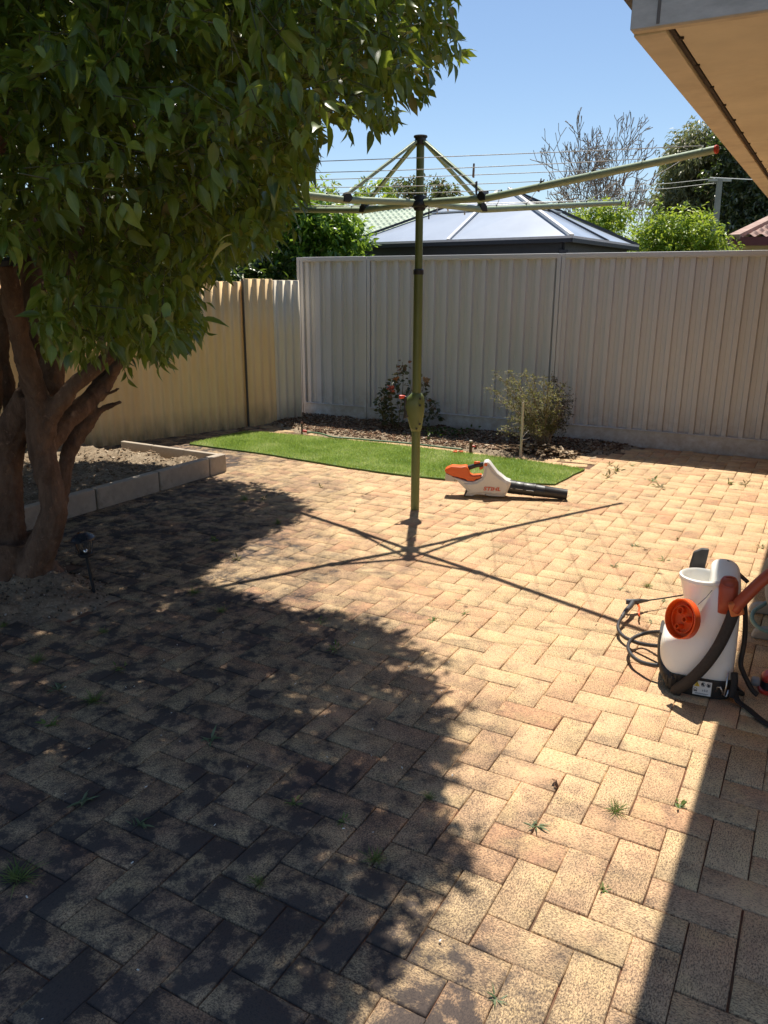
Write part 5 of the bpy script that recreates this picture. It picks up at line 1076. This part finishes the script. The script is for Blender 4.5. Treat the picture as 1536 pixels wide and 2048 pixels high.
# low groundcover sprouting right of the rose
P = []; Q = []; g = random.Random(4)
lc = thing('low_seedlings', 'patch of low dark seedlings in the mulch right of the rose bush', 'seedlings', (.62, 8.25, .03))
for _ in range(170): q = Vector((g.gauss(0, .16), g.gauss(0, .09), g.uniform(.0, .07))); P.append(q); Q.append(Vector((g.gauss(0, 1), g.gauss(0, 1), .5)))
leaf_mesh('foliage', np.array([tuple(q) for q in P]), np.array([tuple(q) for q in Q]), .035, lm_dark, lc, width=.6, seed=44, roll=.8)

# ================================================================ WEEDS IN THE JOINTS
lw_g = leaf_mat('weed_green', [(0, (.07, .12, .025)), (.6, (.13, .19, .045)), (1, (.24, .27, .10))], trans=.3, rough=.5)
lw_s = leaf_mat('weed_sage', [(0, (.09, .14, .07)), (.6, (.15, .20, .11)), (1, (.22, .26, .16))], trans=.25, rough=.6)
lw_b = leaf_mat('weed_dry', [(0, (.10, .07, .035)), (1, (.24, .19, .09))], trans=.2, rough=.7)
def weed(px, py, kind, size, label, seed):
    g = np.random.default_rng(seed); c = gnd(px, py, .001); size *= .82
    rel = (c - LO) / LW; u_, v_ = rel.x * U.x + rel.y * U.y, rel.x * Vv.x + rel.y * Vv.y; a_, b_ = math.floor(u_), math.floor(v_); fu, fv = u_ - a_, v_ - b_
    opts = {0: 'lrb', 1: 'lrt', 3: 'lbt', 2: 'rbt'}[(b_ - a_) % 4]; e_ = min(((dict(l=fu, r=1 - fu, b=fv, t=1 - fv)[o_]), o_) for o_ in opts)[1]
    if e_ == 'l': u_ = a_
    elif e_ == 'r': u_ = a_ + 1
    elif e_ == 'b': v_ = b_
    else: v_ = b_ + 1
    if c.y < 7.2: c = LO + (U * u_ + Vv * v_) * LW; c.z = -.002
    if kind == 'grass': n, L, wd, mt, el, dr = 60, size * .72, .045, lw_g, (.35, 1.3), .35
    elif kind == 'rosette': n, L, wd, mt, el, dr = 13, size * .62, .15, lw_s, (.1, .7), .25
    elif kind == 'herb': n, L, wd, mt, el, dr = 16, size * .5, .34, lw_g, (.1, .9), .2
    else: n, L, wd, mt, el, dr = 12, size * .7, .3, lw_b, (.2, 1.2), .2
    a = g.uniform(0, 6.283, n); e = g.uniform(*el, n); D = np.column_stack([np.cos(a) * np.cos(e), np.sin(a) * np.cos(e), np.sin(e)])
    P = np.column_stack([g.normal(0, size * .10, n), g.normal(0, size * .10, n), np.zeros(n)])
    if kind in ('herb', 'dry'):
        m2 = g.random(n) < .5; P[m2] += D[m2] * size * .35
    Y = np.cross([0, 0, 1.0], D) + 1e-4
    o = leaf_mesh('weed', P, D, L, mt, None, width=wd, droop=dr, seed=seed, roll=.25, szvar=(.5, 1.2)); o.location = c
    return tag(o, label, 'weed', 'weeds growing in the paving joints')
WEEDS = [
 (1232, 1628, 'grass', .075, 'spreading grass tuft on the sunlit paving, centre right foreground'), (1075, 1650, 'rosette', .085, 'pale sage rosette weed just left of the spreading grass tuft in the foreground'), (990, 1998, 'rosette', .055, 'small green rosette weed at the very bottom of the paving'), (1208, 1778, 'herb', .035, 'tiny two leafed seedling below the spreading grass tuft'),
 (757, 1722, 'grass', .075, 'dark grass tuft at the shadow edge right of the bottom centre'), (518, 1765, 'grass', .06, 'small bright grass tuft in the deep shade, bottom centre'), (30, 1755, 'grass', .11, 'large grass tuft in the shade at the lower left edge'), (165, 1603, 'rosette', .11, 'broad sage rosette weed in the dark shade at lower left'), (278, 1650, 'rosette', .085, 'thin rosette weed right of the broad one in the dark shade'),
 (432, 1482, 'rosette', .10, 'rosette weed in the middle of the tree shade'), (202, 1408, 'grass', .10, 'bushy dark grass tuft in the tree shade, left of centre'), (108, 1452, 'herb', .075, 'bright leafy herb in the tree shade near the left edge'), (85, 1318, 'grass', .09, 'grass tuft in the shade below the tree pit'), (92, 1390, 'rosette', .08, 'faint rosette weed between the left shade tufts'), (245, 1338, 'herb', .07, 'leafy weed with a pale flower head in the tree shade'), (212, 1266, 'grass', .06, 'small grass tuft right below the tree pit corner'),
 (12, 1255, 'grass', .06, 'small grass tuft at the left edge of the tree pit'), (453, 1218, 'grass', .07, 'soft grass tuft at the upper edge of the big shadow'), (400, 1180, 'grass', .085, 'grass tuft at the notch of the tree shadow'), (860, 1240, 'herb', .06, 'little upright herb on sunlit paving right of the shadow'), (667, 1300, 'herb', .075, 'leafy weed just inside the shadow edge near the centre'), (635, 1240, 'herb', .05, 'small weed left of the centre in the shadow edge'), (933, 1222, 'herb', .045, 'small herb below the front right arm shadow'), (910, 1200, 'rosette', .045, 'small sage weed under the crossing arm shadows'),
 (490, 1000, 'grass', .11, 'wide grass clump in the far lobe of the tree shadow'), (545, 1045, 'grass', .09, 'grass tuft near the right tip of the far shadow lobe'), (530, 1000, 'dry', .07, 'dark weed beside the wide grass clump'), (435, 1082, 'herb', .07, 'dark weed in the middle of the far shadow lobe'), (480, 1120, 'dry', .06, 'tiny weed at the lower edge of the far shadow lobe'),
 (1272, 1090, 'rosette', .085, 'sage weed up from the sprayer, between it and the turf'), (1325, 1120, 'herb', .07, 'leafy weed directly behind the sprayer neck'), (1227, 1132, 'rosette', .08, 'sage weed left of the sprayer'), (1292, 1172, 'grass', .065, 'small grass tuft just left of the filler neck'), (1240, 1177, 'rosette', .055, 'tiny sage weed above the spray gun'), (1322, 1203, 'rosette', .065, 'weed beside the sprayer lance'), (1303, 1245, 'rosette', .06, 'weed inside the hose loop'),
 (1300, 962, 'herb', .10, 'little branching weed in the sun near the fence shadow'), (1320, 975, 'dry', .10, 'brown stalky weed in the sun near the fence shadow'), (1215, 955, 'dry', .09, 'brown stalky weed right of the turf end'), (1232, 943, 'dry', .09, 'dry weed by the bed corner right of the turf'), (1220, 930, 'dry', .06, 'tiny dry weed closest to the bed corner'), (1265, 932, 'herb', .06, 'small weed on the kerb line at the bed corner'), (1460, 968, 'dry', .07, 'dry weed left of the pair at the far right'), (1488, 970, 'dry', .075, 'dry weed at the far right near the fence shadow'), (1522, 1095, 'dry', .05, 'tiny weed at the right edge above the hose reel'),
 (1355, 1612, 'herb', .05, 'thin seedling near the straight eave shadow'), (865, 1588, 'grass', .045, 'faint grass tuft by the right edge of the big shadow'), (570, 1620, 'herb', .05, 'faint small weed deep in the big shadow'), (690, 1640, 'herb', .045, 'faint herb in the lower big shadow'), (1370, 1080, 'dry', .03, 'dry crumb of weed behind the carry grip'), (640, 975, 'dry', .045, 'dry speck of weed right of the far shadow lobe'), (712, 1022, 'dry', .04, 'dry weed halfway between far shadow lobe and the pole'), (1105, 940, 'herb', .05, 'weed sprouting at the turf edge above the nozzle')]
for i, (x, y, kd, s, lb_) in enumerate(WEEDS[:-1]): weed(x, y, kd, s, lb_, 500 + i)
# curled dead leaf
P = np.array([(-.008, 0, .010), (-.004, .004, .012)]); o = leaf_mesh('dead_leaf', P, np.array([(.6, -.5, -.2), (.2, .8, .3)]), .026, simple('dead_leaf_brown', (.16, .08, .04), .7), None, width=.7, droop=.8, seed=61, fold=.6); o.location = gnd(1112, 1573, .0)
tag(o, 'single curled brown dead leaf on the sunlit paving', 'leaf')
